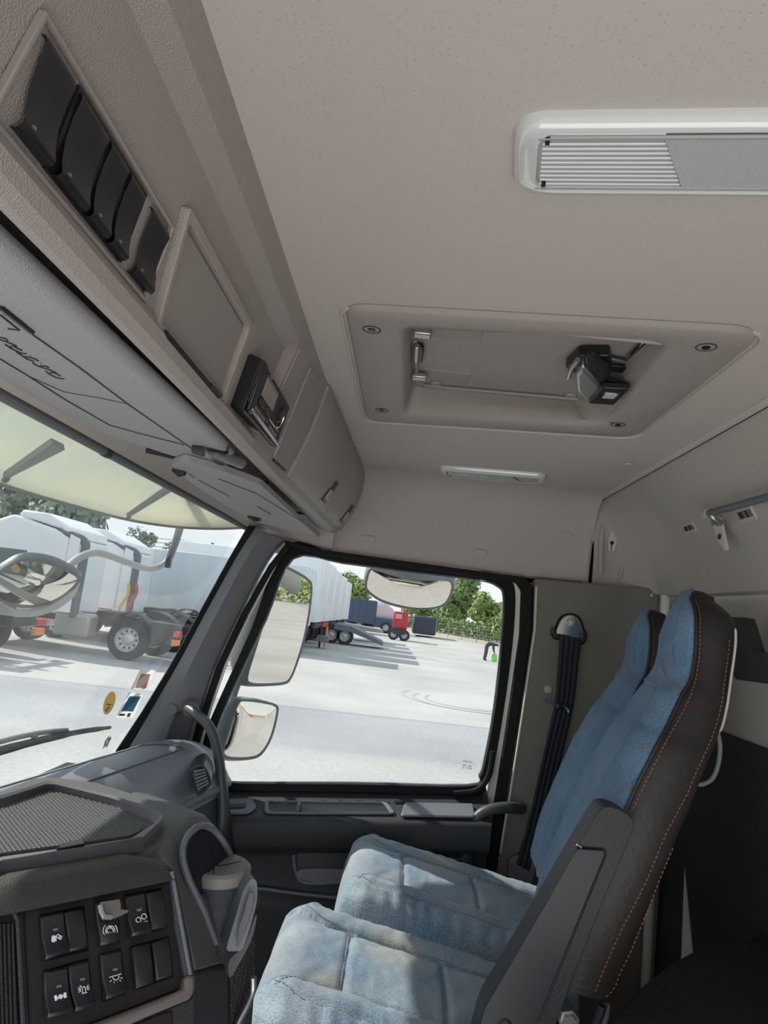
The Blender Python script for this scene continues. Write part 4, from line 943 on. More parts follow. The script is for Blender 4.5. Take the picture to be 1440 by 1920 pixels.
# cup
cc = P(410, 1628, x=.93)
cup = thing('ash_cup', cc + V((0, .01, -.11)), 'dark plastic ash cup with a pale grey hinged lid in the cup pocket', 'cup')
ax = _n(V((-.02, .03, 1)))
cb = cc - ax * .012; KC = 1.24
MB().lathe(cb, [(a * KC, b) for a, b in ((0, -.115), (.022, -.115), (.0235, -.110), (.030, -.03), (.0315, 0), (.0318, .004), (.030, .005))], 36, ax).build('cup_body', M['dash2'], cup, ang=40)
lidm = mat('pale grey lid', (.20, .195, .185), .5, bump=(300, .2))
MB().lathe(cb, [(a * KC, b) for a, b in ((.0322, .002), (.0328, .006), (.0326, .014), (.030, .0175), (0, .0185))], 36, ax).build('lid', lidm, cup, ang=40)
MB().tube([cb + ax * .019 + V((-.018, .024, 0)), cb + ax * .0192 + V((-.014, .004, 0)), cb + ax * .0192 + V((-.004, -.010, 0)), cb + ax * .019 + V((.014, -.024, 0))], .0006, 6).build('lid_seam', M['blk'], cup)
MB().tube([cb + ax * .019 + V((-.014, .004, 0)), cb + ax * .017 + V((-.031, -.002, 0))], .0006, 6).build('lid_seam', M['blk'], cup)
# lower front bulkhead so that no daylight leaks in under the dash
o = MB().prism([V((-.1, .97, -1.25)), V((2.3, .97, -1.25)), V((2.3, .97, -.60)), V((-.1, .97, -.60))], (0, .05, 0)).build('wall_front', M['black_hole']); struct(o)
o = MB().prism([V((2.24, .55, -1.25)), V((2.24, 1.0, -1.25)), V((2.24, .98, -.60)), V((2.24, .80, -.52)), V((2.24, .54, -.60))], (.06, 0, 0)).build('kick_panel', M['dash2'], WR)
# ================================================================ SEATS
def denim(name, base_c, fade, stain=None, st_amt=0):
    m = D.materials.new(name); m.use_nodes = True; nt = m.node_tree; N = nt.nodes.new; L = nt.links.new
    p = nt.nodes['Principled BSDF']; p.inputs['Roughness'].default_value = .9; p.inputs['Specular IOR Level'].default_value = .2; p.inputs['Sheen Weight'].default_value = .15
    tc = N('ShaderNodeTexCoord')
    n1 = N('ShaderNodeTexNoise'); n1.inputs['Scale'].default_value = 7; n1.inputs['Detail'].default_value = 4; L(tc.outputs['Object'], n1.inputs['Vector'])
    c1 = N('ShaderNodeValToRGB'); c1.color_ramp.elements[0].position = .35; c1.color_ramp.elements[0].color = tuple(base_c) + (1,); c1.color_ramp.elements[1].position = .68; c1.color_ramp.elements[1].color = tuple(fade) + (1,); L(n1.outputs[0], c1.inputs[0])
    mp = N('ShaderNodeMapping'); mp.inputs['Scale'].default_value = (900, 260, 260); L(tc.outputs['Object'], mp.inputs[0])
    n2 = N('ShaderNodeTexNoise'); n2.inputs['Scale'].default_value = 1; n2.inputs['Detail'].default_value = 2; L(mp.outputs[0], n2.inputs['Vector'])
    r2 = N('ShaderNodeMapRange'); r2.inputs[1].default_value = .35; r2.inputs[2].default_value = .65; r2.inputs[3].default_value = .72; r2.inputs[4].default_value = 1.25; L(n2.outputs[0], r2.inputs[0])
    mu = N('ShaderNodeMix'); mu.data_type = 'RGBA'; mu.blend_type = 'MULTIPLY'; mu.inputs[0].default_value = 1; L(c1.outputs[0], mu.inputs[6]); L(r2.outputs[0], mu.inputs[7]); last = mu.outputs[2]
    if stain:
        n3 = N('ShaderNodeTexNoise'); n3.inputs['Scale'].default_value = 5; n3.inputs['Detail'].default_value = 3; mp3 = N('ShaderNodeMapping'); mp3.inputs['Location'].default_value = (3, 1, 2); L(tc.outputs['Object'], mp3.inputs[0]); L(mp3.outputs[0], n3.inputs['Vector'])
        c3 = N('ShaderNodeValToRGB'); c3.color_ramp.elements[0].position = .5; c3.color_ramp.elements[1].position = .68; L(n3.outputs[0], c3.inputs[0])
        m3 = N('ShaderNodeMath'); m3.operation = 'MULTIPLY'; m3.inputs[1].default_value = st_amt; L(c3.outputs[0], m3.inputs[0])
        mx = N('ShaderNodeMix'); mx.data_type = 'RGBA'; L(m3.outputs[0], mx.inputs[0]); L(last, mx.inputs[6]); mx.inputs[7].default_value = tuple(stain) + (1,); last = mx.outputs[2]
    L(last, p.inputs['Base Color'])
    bp = N('ShaderNodeBump'); bp.inputs['Strength'].default_value = .8; bp.inputs['Distance'].default_value = .0012; L(n2.outputs[0], bp.inputs['Height']); L(bp.outputs[0], p.inputs['Normal'])
    return m
M['den_c'] = denim('seat denim', (.21, .30, .40), (.36, .43, .49), (.40, .36, .28), .5)
M['den_b'] = denim('back denim', (.09, .17, .28), (.155, .25, .37))
XC = 1.385; WB = .195
Fp = [(1297, 1121), (1306, 1150), (1307, 1190), (1305, 1230), (1297, 1275), (1279, 1308), (1252, 1365), (1234, 1399), (1196, 1474), (1176, 1519), (1140, 1600), (1106, 1680), (1078, 1760), (1052, 1850)]
Rp = [(1330, 1126), (1362, 1150), (1378, 1177), (1375, 1215), (1367, 1267), (1361, 1320), (1343, 1390), (1324, 1436), (1290, 1522), (1267, 1575), (1232, 1665), (1200, 1740), (1176, 1800), (1147, 1876)]
XB = 1.345; WB = XB - (XC - .195)
Wd = [.034, .072, .088, .096, .106, .118, .133, .146, .154, .157, .157, .157, .155, .15]
seat = thing('passenger_seat', V((XC, -.3, -1.2)), 'denim covered seat nearest the camera with its black armrest folded up', 'seat', 'denim covered passenger seats')
Fr = [P(a, b, x=XB - w_) for (a, b), w_ in zip(Fp, Wd)]; Rr = [P(a, b, x=XB - w_) for (a, b), w_ in zip(Rp, Wd)]
Fr = smooth_pts(Fr, 4); Rr = smooth_pts(Rr, 4)
nR = len(Fr)
def seam_g(d, w_=.006): return math.exp(-(d / w_) ** 2)
def pad():
    rows = []; NU = 60
    for i in range(nR):
        f, r = Fr[i], Rr[i]; t = i / (nR - 1); hw = XB - f.x; fw = _n(V((0, f.y - r.y, f.z - r.z))); row = []
        head = t < .36
        for k in range(NU + 1):
            u = -1 + 2 * k / NU
            edge = (1 - abs(u) ** 3.2) ** .6 if abs(u) < 1 else 0
            if head: o_ = .034 * edge * min(1, (i + 1) / 9) ** .5 - .006 * (1 - abs(u)) ; roll_ = .0
            else: o_ = .026 * edge + .008 * math.exp(-((abs(u) - .72) / .2) ** 2) - .008 * math.exp(-(u / .45) ** 2)
            far = max(0, u) ** 2 * .055
            g = 0
            if not head:
                us = .40 + .07 * math.sin((t - .36) * 9)
                g += .005 * seam_g((abs(u) - us) * hw, .005)
                for tt in (.47, .60):
                    if abs(u) > us + .13: g += .007 * seam_g((t - tt - .02 * math.sin((abs(u) - .5) * 3)) * .75, .007)
            else:
                hs = .36 - .19 * (1 - min(1, abs((abs(u) - 1) / .62)) ** 2) * 0
                cv = math.hypot((abs(u) - 1.0) / .50, (t - .13) / .16)
                g += .005 * math.exp(-((cv - 1) / .05) ** 2)
            wr = .0022 * mnoise.noise(V((u * 2, t * 14, 3))) + .0012 * mnoise.noise(V((u * 9, t * 50, 1)))
            ez = .012 * (1 - abs(u) ** 2) if i == 0 else 0
            row.append(V((XB + u * hw, 0, 0)) + V((0, f.y, f.z)) + fw * (o_ - g + wr * edge - far) + V((0, 0, ez)))
        rows.append(row)
    # roll the very top over to the rear
    top_ = []
    for k in range(NU + 1):
        u = -1 + 2 * k / NU; p = rows[0][k]; top_.append(V((p.x, Fr[0].y * .65 + Rr[0].y * .35, p.z + .006 * (1 - u * u) + .002)))
    return MB().grid([top_] + rows)
pm = pad(); bk = pm.build('backrest', M['den_b'], seat, ang=70)
def cover():
    rows = []; NB = 16
    for i in range(nR):
        f, r = Fr[i], Rr[i]; hw = XB - f.x; row = []; fw = _n(V((0, f.y - r.y, f.z - r.z)))
        for s_ in range(9):
            a = s_ / 8; row.append(V((XB - hw - .010 * math.sin(a * PI) ** .7 , 0, 0)) + V((0, f.y + (r.y - f.y) * a, f.z + (r.z - f.z) * a)))
        for k in range(1, NB):
            u = -1 + 2 * k / NB; row.append(V((XB + u * hw, r.y, r.z)) - fw * .018 * (1 - abs(u) ** 4))
        for s_ in range(9):
            a = 1 - s_ / 8; row.append(V((XB + hw + .010 * math.sin(a * PI) ** .7, 0, 0)) + V((0, f.y + (r.y - f.y) * a, f.z + (r.z - f.z) * a)) - fw * .055 * (1 - a))
        rows.append(row)
    c0 = [V((XB + (p.x - XB) * .9, p.y, p.z + .008)) for p in rows[0]]
    mid = Fr[0].lerp(Rr[0], .5); c1 = [V((XB + (p.x - XB) * .5, p.y * .4 + mid.y * .6, mid.z + .016)) for p in rows[0]]
    mb = MB().grid([c1, c0] + rows); k = len(rows[0]); mb.f.append(tuple(range(k))); n = len(mb.v); mb.f.append(tuple(range(n - k, n)))
    return mb
cv = cover().build('back_cover', M['leather'], seat, ang=60)
# stitching: short raised stitches on the near face of the cover
def stitches(name, pts, m, par, ln=.0042, gap=.0035, r=.0007):
    mb = MB(); acc = 0; on = True; cur = [pts[0]]
    for a, b in zip(pts, pts[1:]):
        d_ = (b - a).length; pos = 0
        while d_ - pos > 1e-6:
            need = (ln if on else gap) - acc
            if d_ - pos >= need:
                pos += need; q = a.lerp(b, pos / d_)
                if on: mb.tube([cur[0], q], r, 4)
                on = not on; acc = 0; cur = [q]
            else: acc += d_ - pos; pos = d_
    o = mb.build(name, m, par); return o
SB = bvh(cv, bk)
def line_on(px, tree, lift=.0008, n=7):
    q = smooth_pts([V((a, b, 0)) for a, b in px], n); out = []
    for p in q:
        l_, n_ = hit(p.x, p.y, tree)
        if l_ is not None: out.append(l_ + n_ * lift)
    return out
for L_ in ([(1303, 1124), (1312, 1150), (1313, 1200), (1309, 1250), (1300, 1290), (1283, 1330), (1258, 1375), (1238, 1412), (1202, 1485), (1184, 1522)],
           [(1368, 1200), (1362, 1250), (1350, 1330), (1331, 1390), (1305, 1447), (1286, 1492), (1249, 1562), (1219, 1634), (1196, 1683), (1162, 1750), (1132, 1818), (1104, 1890)],
           [(1271, 1566), (1226, 1675), (1197, 1752), (1162, 1825), (1147, 1858), (1104, 1895)], [(1060, 1883), (1085, 1886), (1104, 1892)]):
    q = line_on(L_, SB); 
    if len(q) > 2: stitches('stitching', q, M['thread'], cv)
for L_ in ([(1242, 1235), (1248, 1258), (1262, 1278), (1285, 1292)], [(1240, 1243), (1247, 1266), (1262, 1284), (1283, 1298)], [(1186, 1412), (1200, 1401), (1218, 1396), (1234, 1395)], [(1190, 1416), (1203, 1407), (1220, 1402), (1232, 1401)],
           [(1152, 1488), (1166, 1479), (1180, 1476), (1194, 1474)], [(1156, 1492), (1168, 1485), (1182, 1482), (1192, 1481)]):
    q = line_on(L_, SB)
    if len(q) > 2: stitches('stitching', q, M['thread'], bk, .003, .0025, .0006)
pipe = [p + V((-.001, .002, .001)) for p in Fr]
MB().tube(pipe, .0035, 6).build('piping', M['leather'], cv)
# cushion : closed pillow with sewn panels
CY0, CY1 = .175, -.37        # front, rear
def zc(y): return -.635 - (CY0 - .10 - y) * .17
HW = .212; HT = .125
seams_u = lambda v: (.56 + .0 * v)
def cush_off(u, y, top=True):
    """depth of the sewn lines and puff at u (-1..1) and y"""
    fr = CY0 - y; g = 0
    us = .52 if fr > .14 else .52 * math.sqrt(max(0, 1 - ((.14 - fr) / .14) ** 2)) + (.0)
    us2 = .80 if fr > .10 else .80 - .18 * ((.10 - fr) / .10) ** 2
    g += .009 * seam_g((abs(u) - .52 - .25 * max(0, (.12 - fr) / .12) ** 2) * HW, .0048) * (1 if fr > .015 else 0)
    g += .007 * seam_g((abs(u) - us2) * HW, .005)
    for q in (.145, .33):
        if abs(u) < .52: g += .009 * seam_g(fr - q, .0048)
    puff = .010 * max(0, math.cos((abs(u) / .52) * PI / 2)) if abs(u) < .52 else .014 * max(0, math.sin(min(1, (abs(u) - .52) / .36) * PI)) ** .8
    return puff - g
def cushion():
    NU, NV = 72, 84; rows = []
    def pt(u, v):
        y = CY0 + (CY1 - CY0) * v
        z = zc(y) + cush_off(u, y)
        e = max(0, (abs(u) - .84) / .16); z -= .045 * (1 - math.sqrt(max(0, 1 - e * e)))
        fr = (CY0 - y); k = max(0, (.075 - fr) / .075); z -= .060 * (1 - math.sqrt(max(0, 1 - k * k)))
        rr = max(0, (y - CY1)); k2 = max(0, (.03 - rr) / .03); z -= .03 * (1 - math.sqrt(max(0, 1 - k2 * k2)))
        wid = 1 - .10 * k ** 2
        wr = .0035 * mnoise.noise(V((u * 2.2, y * 26 + u * 3, 5))) * (.3 + abs(u)) + .002 * mnoise.noise(V((u * 8, y * 60, 2)))
        if abs(u) > .80: wr += .0022 * math.sin(y * 170 + 7 * mnoise.noise(V((u, y * 9, 0)))) * min(1, (abs(u) - .80) / .1)
        return V((XC + u * HW * wid, y, z + wr))
    for i in range(NV + 1):
        v = i / NV; row = [pt(-1 + 2 * j / NU, v) for j in range(NU + 1)]
        y = row[0].y
        L0, R0 = row[0], row[-1]
        pre = [V((XC - (XC - L0.x) * f_, y, L0.z - dz)) for f_, dz in ((.90, .09), (.97, .085), (1.01, .06), (1.02, .03))]
        post = [V((XC + (R0.x - XC) * f_, y, R0.z - dz)) for f_, dz in ((1.02, .03), (1.01, .06), (.97, .085), (.90, .09))]
        rows.append(pre + row + post)
    f0 = rows[0]; ex = []
    for dz, dy in ((.085, -.02), (.07, .006), (.05, .012), (.025, .008)):
        ex.append([V((p.x, p.y + dy, min(p.z, f0[len(f0) // 2].z) - dz if 4 <= j < len(f0) - 4 else p.z - dz * .3)) for j, p in enumerate(f0)])
    mb = MB().grid(ex + rows); n = len(rows[0]); mb.f.append(tuple(range(n))); k = len(mb.v); mb.f.append(tuple(range(k - n, k)))
    return mb
cu = cushion().build('cushion', M['den_c'], seat, ang=80)
base_ = MB().prism(rnd([V((XC + a, b, -.72 + (b - .1) * .17)) for a, b in ((-.205, .165), (.205, .165), (.205, -.37), (-.205, -.37))], .03), (0, 0, -.10)).build('cushion_base', M['leather'], seat, bev=.008)
MB().prism([V((XC - .17, .10, -.80)), V((XC + .17, .10, -.80)), V((XC + .17, -.34, -.88)), V((XC - .17, -.34, -.88))], (0, 0, -.37)).build('pedestal', M['dash2'], seat, bev=.01)
CB = bvh(cu)
def drop(u, y, lift=.0006):
    l_, n_, i_, d_ = CB.ray_cast(V((XC + u * HW, y, 0)), V((0, 0, -1)))
    return l_ + V((0, 0, lift)) if l_ is not None else None
def cst(pts, n=10, **k):
    q = [drop(p.x, p.y) for p in smooth_pts([V((a, b, 0)) for a, b in pts], n)]; q = [p for p in q if p is not None]
    stitches('stitching', q, M['thread2'], cu, .0042, .0032, .0009)
for s_ in (-1, 1):
    cst([(s_ * .72, .140), (s_ * .58, .09), (s_ * .545, .02), (s_ * .545, -.15), (s_ * .545, -.34)], 14)
    cst([(s_ * .68, .140), (s_ * .80, .09), (s_ * .825, .02), (s_ * .825, -.15), (s_ * .825, -.33)], 14)
for q in (.138, .322): cst([(-.49, CY0 - q), (0, CY0 - q), (.49, CY0 - q)], 12)
# white plastic back shell edge and pull loop behind the backrest
MB().tube(smooth_pts([P(a, b, x=XB - .12) for a, b in ((1379, 1178), (1379, 1210), (1371, 1270), (1363, 1325), (1354, 1362), (1348, 1372))], 4), [.001] + [.0022] * 19 + [.001], 8).build('shell_edge', mat('shell white', (.45, .45, .47), .5), seat)
MB().tube(smooth_pts([P(a, b, x=XB - .07) for a, b in ((1345, 1370), (1350, 1400), (1346, 1435), (1335, 1460), (1318, 1470), (1306, 1470))], 5), .004, 8).build('pull_loop', M['pillar'], seat)
# far seat: the same seat further out and set back a little
def copy_tree(o, par=None):
    c = o.copy(); C.objects.link(c); c.parent = par
    for ch in [x for x in D.objects if x.parent == o]: copy_tree(ch, c)
    return c
far = copy_tree(seat); far.location = seat.location + V((.475, -.045, -.022))
far['label'] = 'denim covered seat beyond, beside the passenger door, its cushion faded and stained'
for ch in [x for x in D.objects if x.parent == far]:
    if ch.name.startswith(('cushion', 'pedestal')): ch.location += V((0, -.06, .03))
    else: ch.location += V((.02, -.05, 0))
# armrest folded up on the near side
XA = XC - .195 - .055
arm = MB().prism(rnd(PS([(1118, 1528), (1130, 1514), (1143, 1511), (1168, 1520), (1186, 1533), (1190, 1548), (1185, 1562), (1125, 1705), (1076, 1829), (1020, 1985), (880, 1985), (906, 1890), (1020, 1697), (1086, 1581)], x=XA), .008, 3), (.050, 0, 0)).build('armrest', M['armpl'], seat, bev=.009, seg=4)
MB().prism(rnd(PS([(1080, 1590), (1130, 1593), (1132, 1602), (1005, 1915), (960, 1990), (880, 1985), (908, 1888), (1020, 1697)], x=XA - .002), .005, 3), (-.004, 0, 0)).build('armrest_inlay', M['arm2'], arm, bev=.002)
MB().tube(PS([(1083, 1584), (1092, 1588), (1134, 1592), (1136, 1603), (1060, 1790), (1010, 1915)], x=XA - .0005), .0014, 6).build('inlay_gap', M['blk'], arm)
MB().tube(PS([(1081, 1584), (1090, 1590)], x=XA - .004), .0025, 6).build('button', M['chrome'], arm)
MB().tube(smooth_pts([P(a, b, x=XA - .007) for a, b in ((933, 1925), (940, 1915), (950, 1913), (958, 1920))], 4), .0018, 6).build('recess_rim', M['blk'], arm)
c = P(1066, 1912, x=XC - .215)
MB().lathe(c, [(0, .010), (.011, .010), (.012, .004), (.016, .004), (.016, 0), (.016, -.03)], 6, (-1, 0, 0)).build('pivot_bolt', M['steel'], seat)
MB().tube(smooth_pts(PS([(1130, 1886), (1124, 1905), (1112, 1935)], x=XC - .175), 4), .007, 8).build('cable', M['belt'], seat)
MB().tube(smooth_pts(PS([(1138, 1882), (1136, 1905), (1122, 1950)], x=XC - .165), 4), .005, 8).build('cable', M['pillar'], seat)
# black bracket behind the near seat
t = MB().prism(PS([(1370, 1156), (1391, 1157), (1411, 1222), (1600, 1228), (1600, 1292), (1440, 1282), (1379, 1274), (1370, 1260)], y=-.76), (0, -.03, 0)).build('bunk_bracket', M['armpl'], bev=.003)
tag(t, 'black angled bracket fixed to the rear wall behind the near seat', 'bracket')
t = thing('bunk', P(1330, 1800, z=-.62), 'dark grained vinyl bunk mattress in the rear corner of the picture', 'bunk')
pb = PS([(1130, 1935), (1180, 1870), (1230, 1826), (1290, 1787), (1340, 1769), (1400, 1762), (1600, 1764), (1700, 2200), (1130, 2200)], z=-.56)
pb = [V((p.x, max(p.y, -.825), p.z)) for p in pb]
MB().prism(smooth_pts(pb[:7], 3) + pb[7:], (0, 0, -.12)).build('mattress', M['bunk'], t, bev=.025, seg=5)
MB().prism([p + V((0, 0, -.121)) for p in pb], (0, 0, -.5)).build('bunk_box', M['dash2'], t)
# ================================================================ OUTSIDE THE CAB, FIXED TO IT
M['acryl'] = D.materials.new('yellowed acrylic')
def _ac():
    m = M['acryl']; m.use_nodes = True; nt = m.node_tree; nt.nodes.clear(); N = nt.nodes.new; L = nt.links.new
    o = N('ShaderNodeOutputMaterial'); t = N('ShaderNodeBsdfTranslucent'); d = N('ShaderNodeBsdfDiffuse'); tr = N('ShaderNodeBsdfTransparent')
    nz = N('ShaderNodeTexNoise'); nz.inputs['Scale'].default_value = 5; tc = N('ShaderNodeTexCoord'); L(tc.outputs['Object'], nz.inputs['Vector'])
    cr = N('ShaderNodeValToRGB'); cr.color_ramp.elements[0].position = .4; cr.color_ramp.elements[0].color = (.70, .73, .66, 1); cr.color_ramp.elements[1].position = .7; cr.color_ramp.elements[1].color = (.78, .76, .64, 1); L(nz.outputs[0], cr.inputs[0])
    L(cr.outputs[0], t.inputs[0]); L(cr.outputs[0], d.inputs[0])
    a = N('ShaderNodeMixShader'); a.inputs[0].default_value = .45; L(t.outputs[0], a.inputs[1]); L(d.outputs[0], a.inputs[2])
    b = N('ShaderNodeMixShader'); b.inputs[0].default_value = .10; tr.inputs[0].default_value = (.8, .82, .75, 1); L(a.outputs[0], b.inputs[1]); L(tr.outputs[0], b.inputs[2]); L(b.outputs[0], o.inputs[0])
_ac()
vb = thing('outer_sun_shield', V((1.1, .7, .27)), 'yellowed see-through sun shield mounted outside above the windscreen', 'sun shield')
lo_ = [P(0, 907, y=.86) + V((-.55, 0, 0)), P(0, 907, y=.86), P(120, 943, y=.86), P(240, 974, y=.86), P(325, 987, x=2.2), P(400, 991, x=2.28), P(458, 989, x=2.31)]
hi_ = [V((p.x + .0 * i, .60, .285)) for i, p in enumerate(lo_)]; hi_[-1] = V((2.33, .575, .270)); hi_[-2] = V((2.30, .585, .280))
Lo, Hi = smooth_pts(lo_, 5), smooth_pts(hi_, 5)
rows = [[h.lerp(l, k / 6) + V((0, .03 * math.sin(k / 6 * PI), .03 * math.sin(k / 6 * PI))) for h, l in zip(Hi, Lo)] for k in range(7)]
sv_ = MB().grid(rows).build('shield_panel', M['acryl'], vb); sv_.modifiers.new('s', 'SOLIDIFY').thickness = .004
MB().tube([p + V((0, 0, -.001)) for p in Lo], .0045, 6).build('edge_strip', M['strip'], vb)
M['stay'] = mat('stay grey', (.22, .24, .22), .6)
for (a, b) in (((122, 838), (10, 897)), ((352, 905), (240, 970))):
    p = P(b[0], b[1], y=.845); q = P(a[0] - 12, a[1], y=.62)
    w1_ = V((.022, 0, 0)); w0_ = V((.007, 0, 0))
    MB().prism([p - w0_, p + w0_, q + w1_, q - w1_], (0, .004, .010)).build('stay', M['stay'], vb)
    MB().lathe(p, [(0, .006), (.009, .005), (.010, 0)], 12, (0, -1, -.5)).build('stay_screw', M['strip'], vb)
# --- mirrors
M['mirror'] = mat('mirror glass', (.82, .78, .73), .015, metal=1)
M['shell'] = mat('mirror shell', (.17, .18, .19), .5)
def mirror(name, label, M0, n_, glass, shell_d, rimw=.010, bulge=0, dirv=None, par=None):
    n_ = _n(V(n_)); M0 = V(M0); t = par or thing(name, M0, label, 'mirror', None)
    g = smooth_pts([P(a, b, pl=(M0, n_)) for a, b in glass], 3, True); c = sum(g, V()) / len(g)
    rows = []
    for k in range(9):
        f = 1 - k / 8.0; rows.append([c + (p - c) * f - n_ * (-bulge * (1 - f * f)) for p in g])
    rows[-1] = [c + (p - c) * .001 + n_ * bulge for p in g]
    MB().grid(rows, True).build('mirror_glass', M['mirror'], t, ang=80)
    dirv = V(dirv) if dirv else -n_
    o1 = [p + (p - c).normalized() * rimw + n_ * .002 for p in g]; o2 = [p + (p - c).normalized() * (rimw * 1.6) + dirv * shell_d * .35 for p in g]; o3 = [c + (p - c) * .75 + dirv * shell_d for p in g]; o4 = [c + (p - c) * .1 + dirv * shell_d * 1.15 for p in g]
    mb = MB().grid([[p + n_ * .001 for p in g], o1, o2, o3, o4], True); k = len(mb.v); m_ = len(g); mb.f.append(tuple(range(k - m_, k)))
    mb.build('mirror_housing', M['shell'], t, ang=70)
    return t
def refl_n(px, py, r): d = ray(px, py).normalized(); return _n(_n(V(r)) - d)
mA = mirror('door_mirror', 'tall main door mirror outside the passenger window', P(540, 1180, x=2.62), refl_n(530, 1108, (.16, -.985, .0)), [(526, 1066), (552, 1074), (577, 1090), (583, 1105), (578, 1150), (568, 1200), (556, 1240), (545, 1268), (534, 1278), (505, 1281), (474, 1280), (465, 1270), (478, 1225), (497, 1165), (515, 1105)], .10, dirv=(-.15, .95, 0))
mB = mirror('door_mirror', 'squat wide angle door mirror under the tall one outside', P(470, 1365, x=2.60), refl_n(470, 1350, (.25, -.95, -.22)), [(447, 1322), (460, 1315), (500, 1320), (517, 1326), (518, 1338), (512, 1365), (503, 1390), (488, 1412), (470, 1419), (440, 1420), (424, 1416), (421, 1405), (432, 1365)], .09, bulge=.016, dirv=(-.15, .95, 0))
mC = mirror('kerb_mirror', 'curved kerb mirror hanging above the passenger window outside', P(768, 1105, x=2.62), refl_n(768, 1108, (.15, -.3, -1)), [(694, 1072), (703, 1069), (730, 1078), (765, 1086), (800, 1089), (835, 1089), (846, 1096), (843, 1115), (832, 1132), (812, 1139), (780, 1140), (745, 1134), (715, 1124), (694, 1110), (688, 1097)], .08, bulge=.012, dirv=(.55, .0, .75))
MB().tube(smooth_pts([P(395, 1440, x=2.45), P(408, 1400, x=2.52), P(436, 1310, x=2.62), P(462, 1235, x=2.66), P(490, 1150, x=2.68), P(530, 1050, x=2.66)], 5), .013, 10).build('mirror_stalk', M['shell'], mA)
MB().tube(smooth_pts([P(385, 1460, x=2.30), P(395, 1445, x=2.40), P(410, 1415, x=2.55), P(428, 1385, x=2.64)], 4), .012, 10).build('mirror_arm', M['silver'], mB)
MB().tube(smooth_pts([P(800, 1040, x=2.33), P(780, 1050, x=2.5), P(765, 1062, x=2.66)], 4), .015, 10).build('mirror_arm', M['shell'], mC)
M['armg'] = mat('pale mirror arm', (.42, .40, .37), .5)
yF = 1.06
mD = mirror('front_mirror', 'front view mirror with a pale rim on a bent arm ahead of the windscreen', P(75, 1100, y=yF), refl_n(70, 1100, (.35, -.55, -.75)), [(-10, 1085), (20, 1062), (45, 1052), (80, 1056), (115, 1068), (145, 1085), (128, 1108), (95, 1128), (60, 1135), (20, 1130), (-8, 1112)], .07, bulge=.012, dirv=(.5, .3, .55))
g = smooth_pts([P(a, b, y=yF - .01) for a, b in ((-20, 1112), (0, 1126), (30, 1142), (65, 1146), (105, 1130), (140, 1100), (152, 1090), (140, 1118), (110, 1142), (70, 1156), (30, 1156), (-20, 1145))], 3, True)
MB().prism(g, (0, .03, 0)).build('lower_rim', M['armg'], mD, bev=.003)
MB().tube(smooth_pts([P(358, 925, y=.70), P(345, 960, y=.84), P(332, 1008, y=.97), P(318, 1045, y=1.02), P(300, 1062, y=1.04), P(275, 1066, y=1.05), P(240, 1055, y=1.05), P(205, 1042, y=1.05), P(178, 1036, y=1.05), P(152, 1044, y=1.05), P(128, 1062, y=1.05), P(108, 1082, y=1.05)], 5), .0125, 12).build('bent_arm', M['armg'], mD)
MB().tube(smooth_pts([P(358, 925, y=.69), P(345, 960, y=.83), P(332, 1008, y=.96), P(318, 1045, y=1.01)], 5), .0155, 12).build('arm_sleeve', M['shell'], mD)
MB().box(P(316, 1055, y=1.0), (.030, .02, .045)).build('arm_clamp', M['blk'], mD, bev=.004)
# wiper
def wpl(a, b, o_): return P(a, b, pl=(WPL[0] + WPL[1] * o_, WPL[1]))
wi = thing('wiper', wpl(0, 1395, .02), 'black windscreen wiper blade resting low on the glass', 'wiper')
MB().tube(smooth_pts([wpl(-80, 1432, .022), wpl(0, 1408, .022), (wpl(80, 1387, .020)), wpl(150, 1372, .018), wpl(206, 1364, .016)], 4), [.010] * 6 + [.009] * 5 + [.007] * 4 + [.005] * 2, 8).build('blade', M['blk2'], wi)
MB().tube(smooth_pts([wpl(-80, 1418, .030), wpl(0, 1391, .030), wpl(70, 1375, .030), wpl(125, 1369, .026)], 4), .006, 8).build('arm', M['shell'], wi)
MB().tube([wpl(60, 1378, .028), wpl(72, 1388, .022)], .006, 6).build('link', M['shell'], wi)

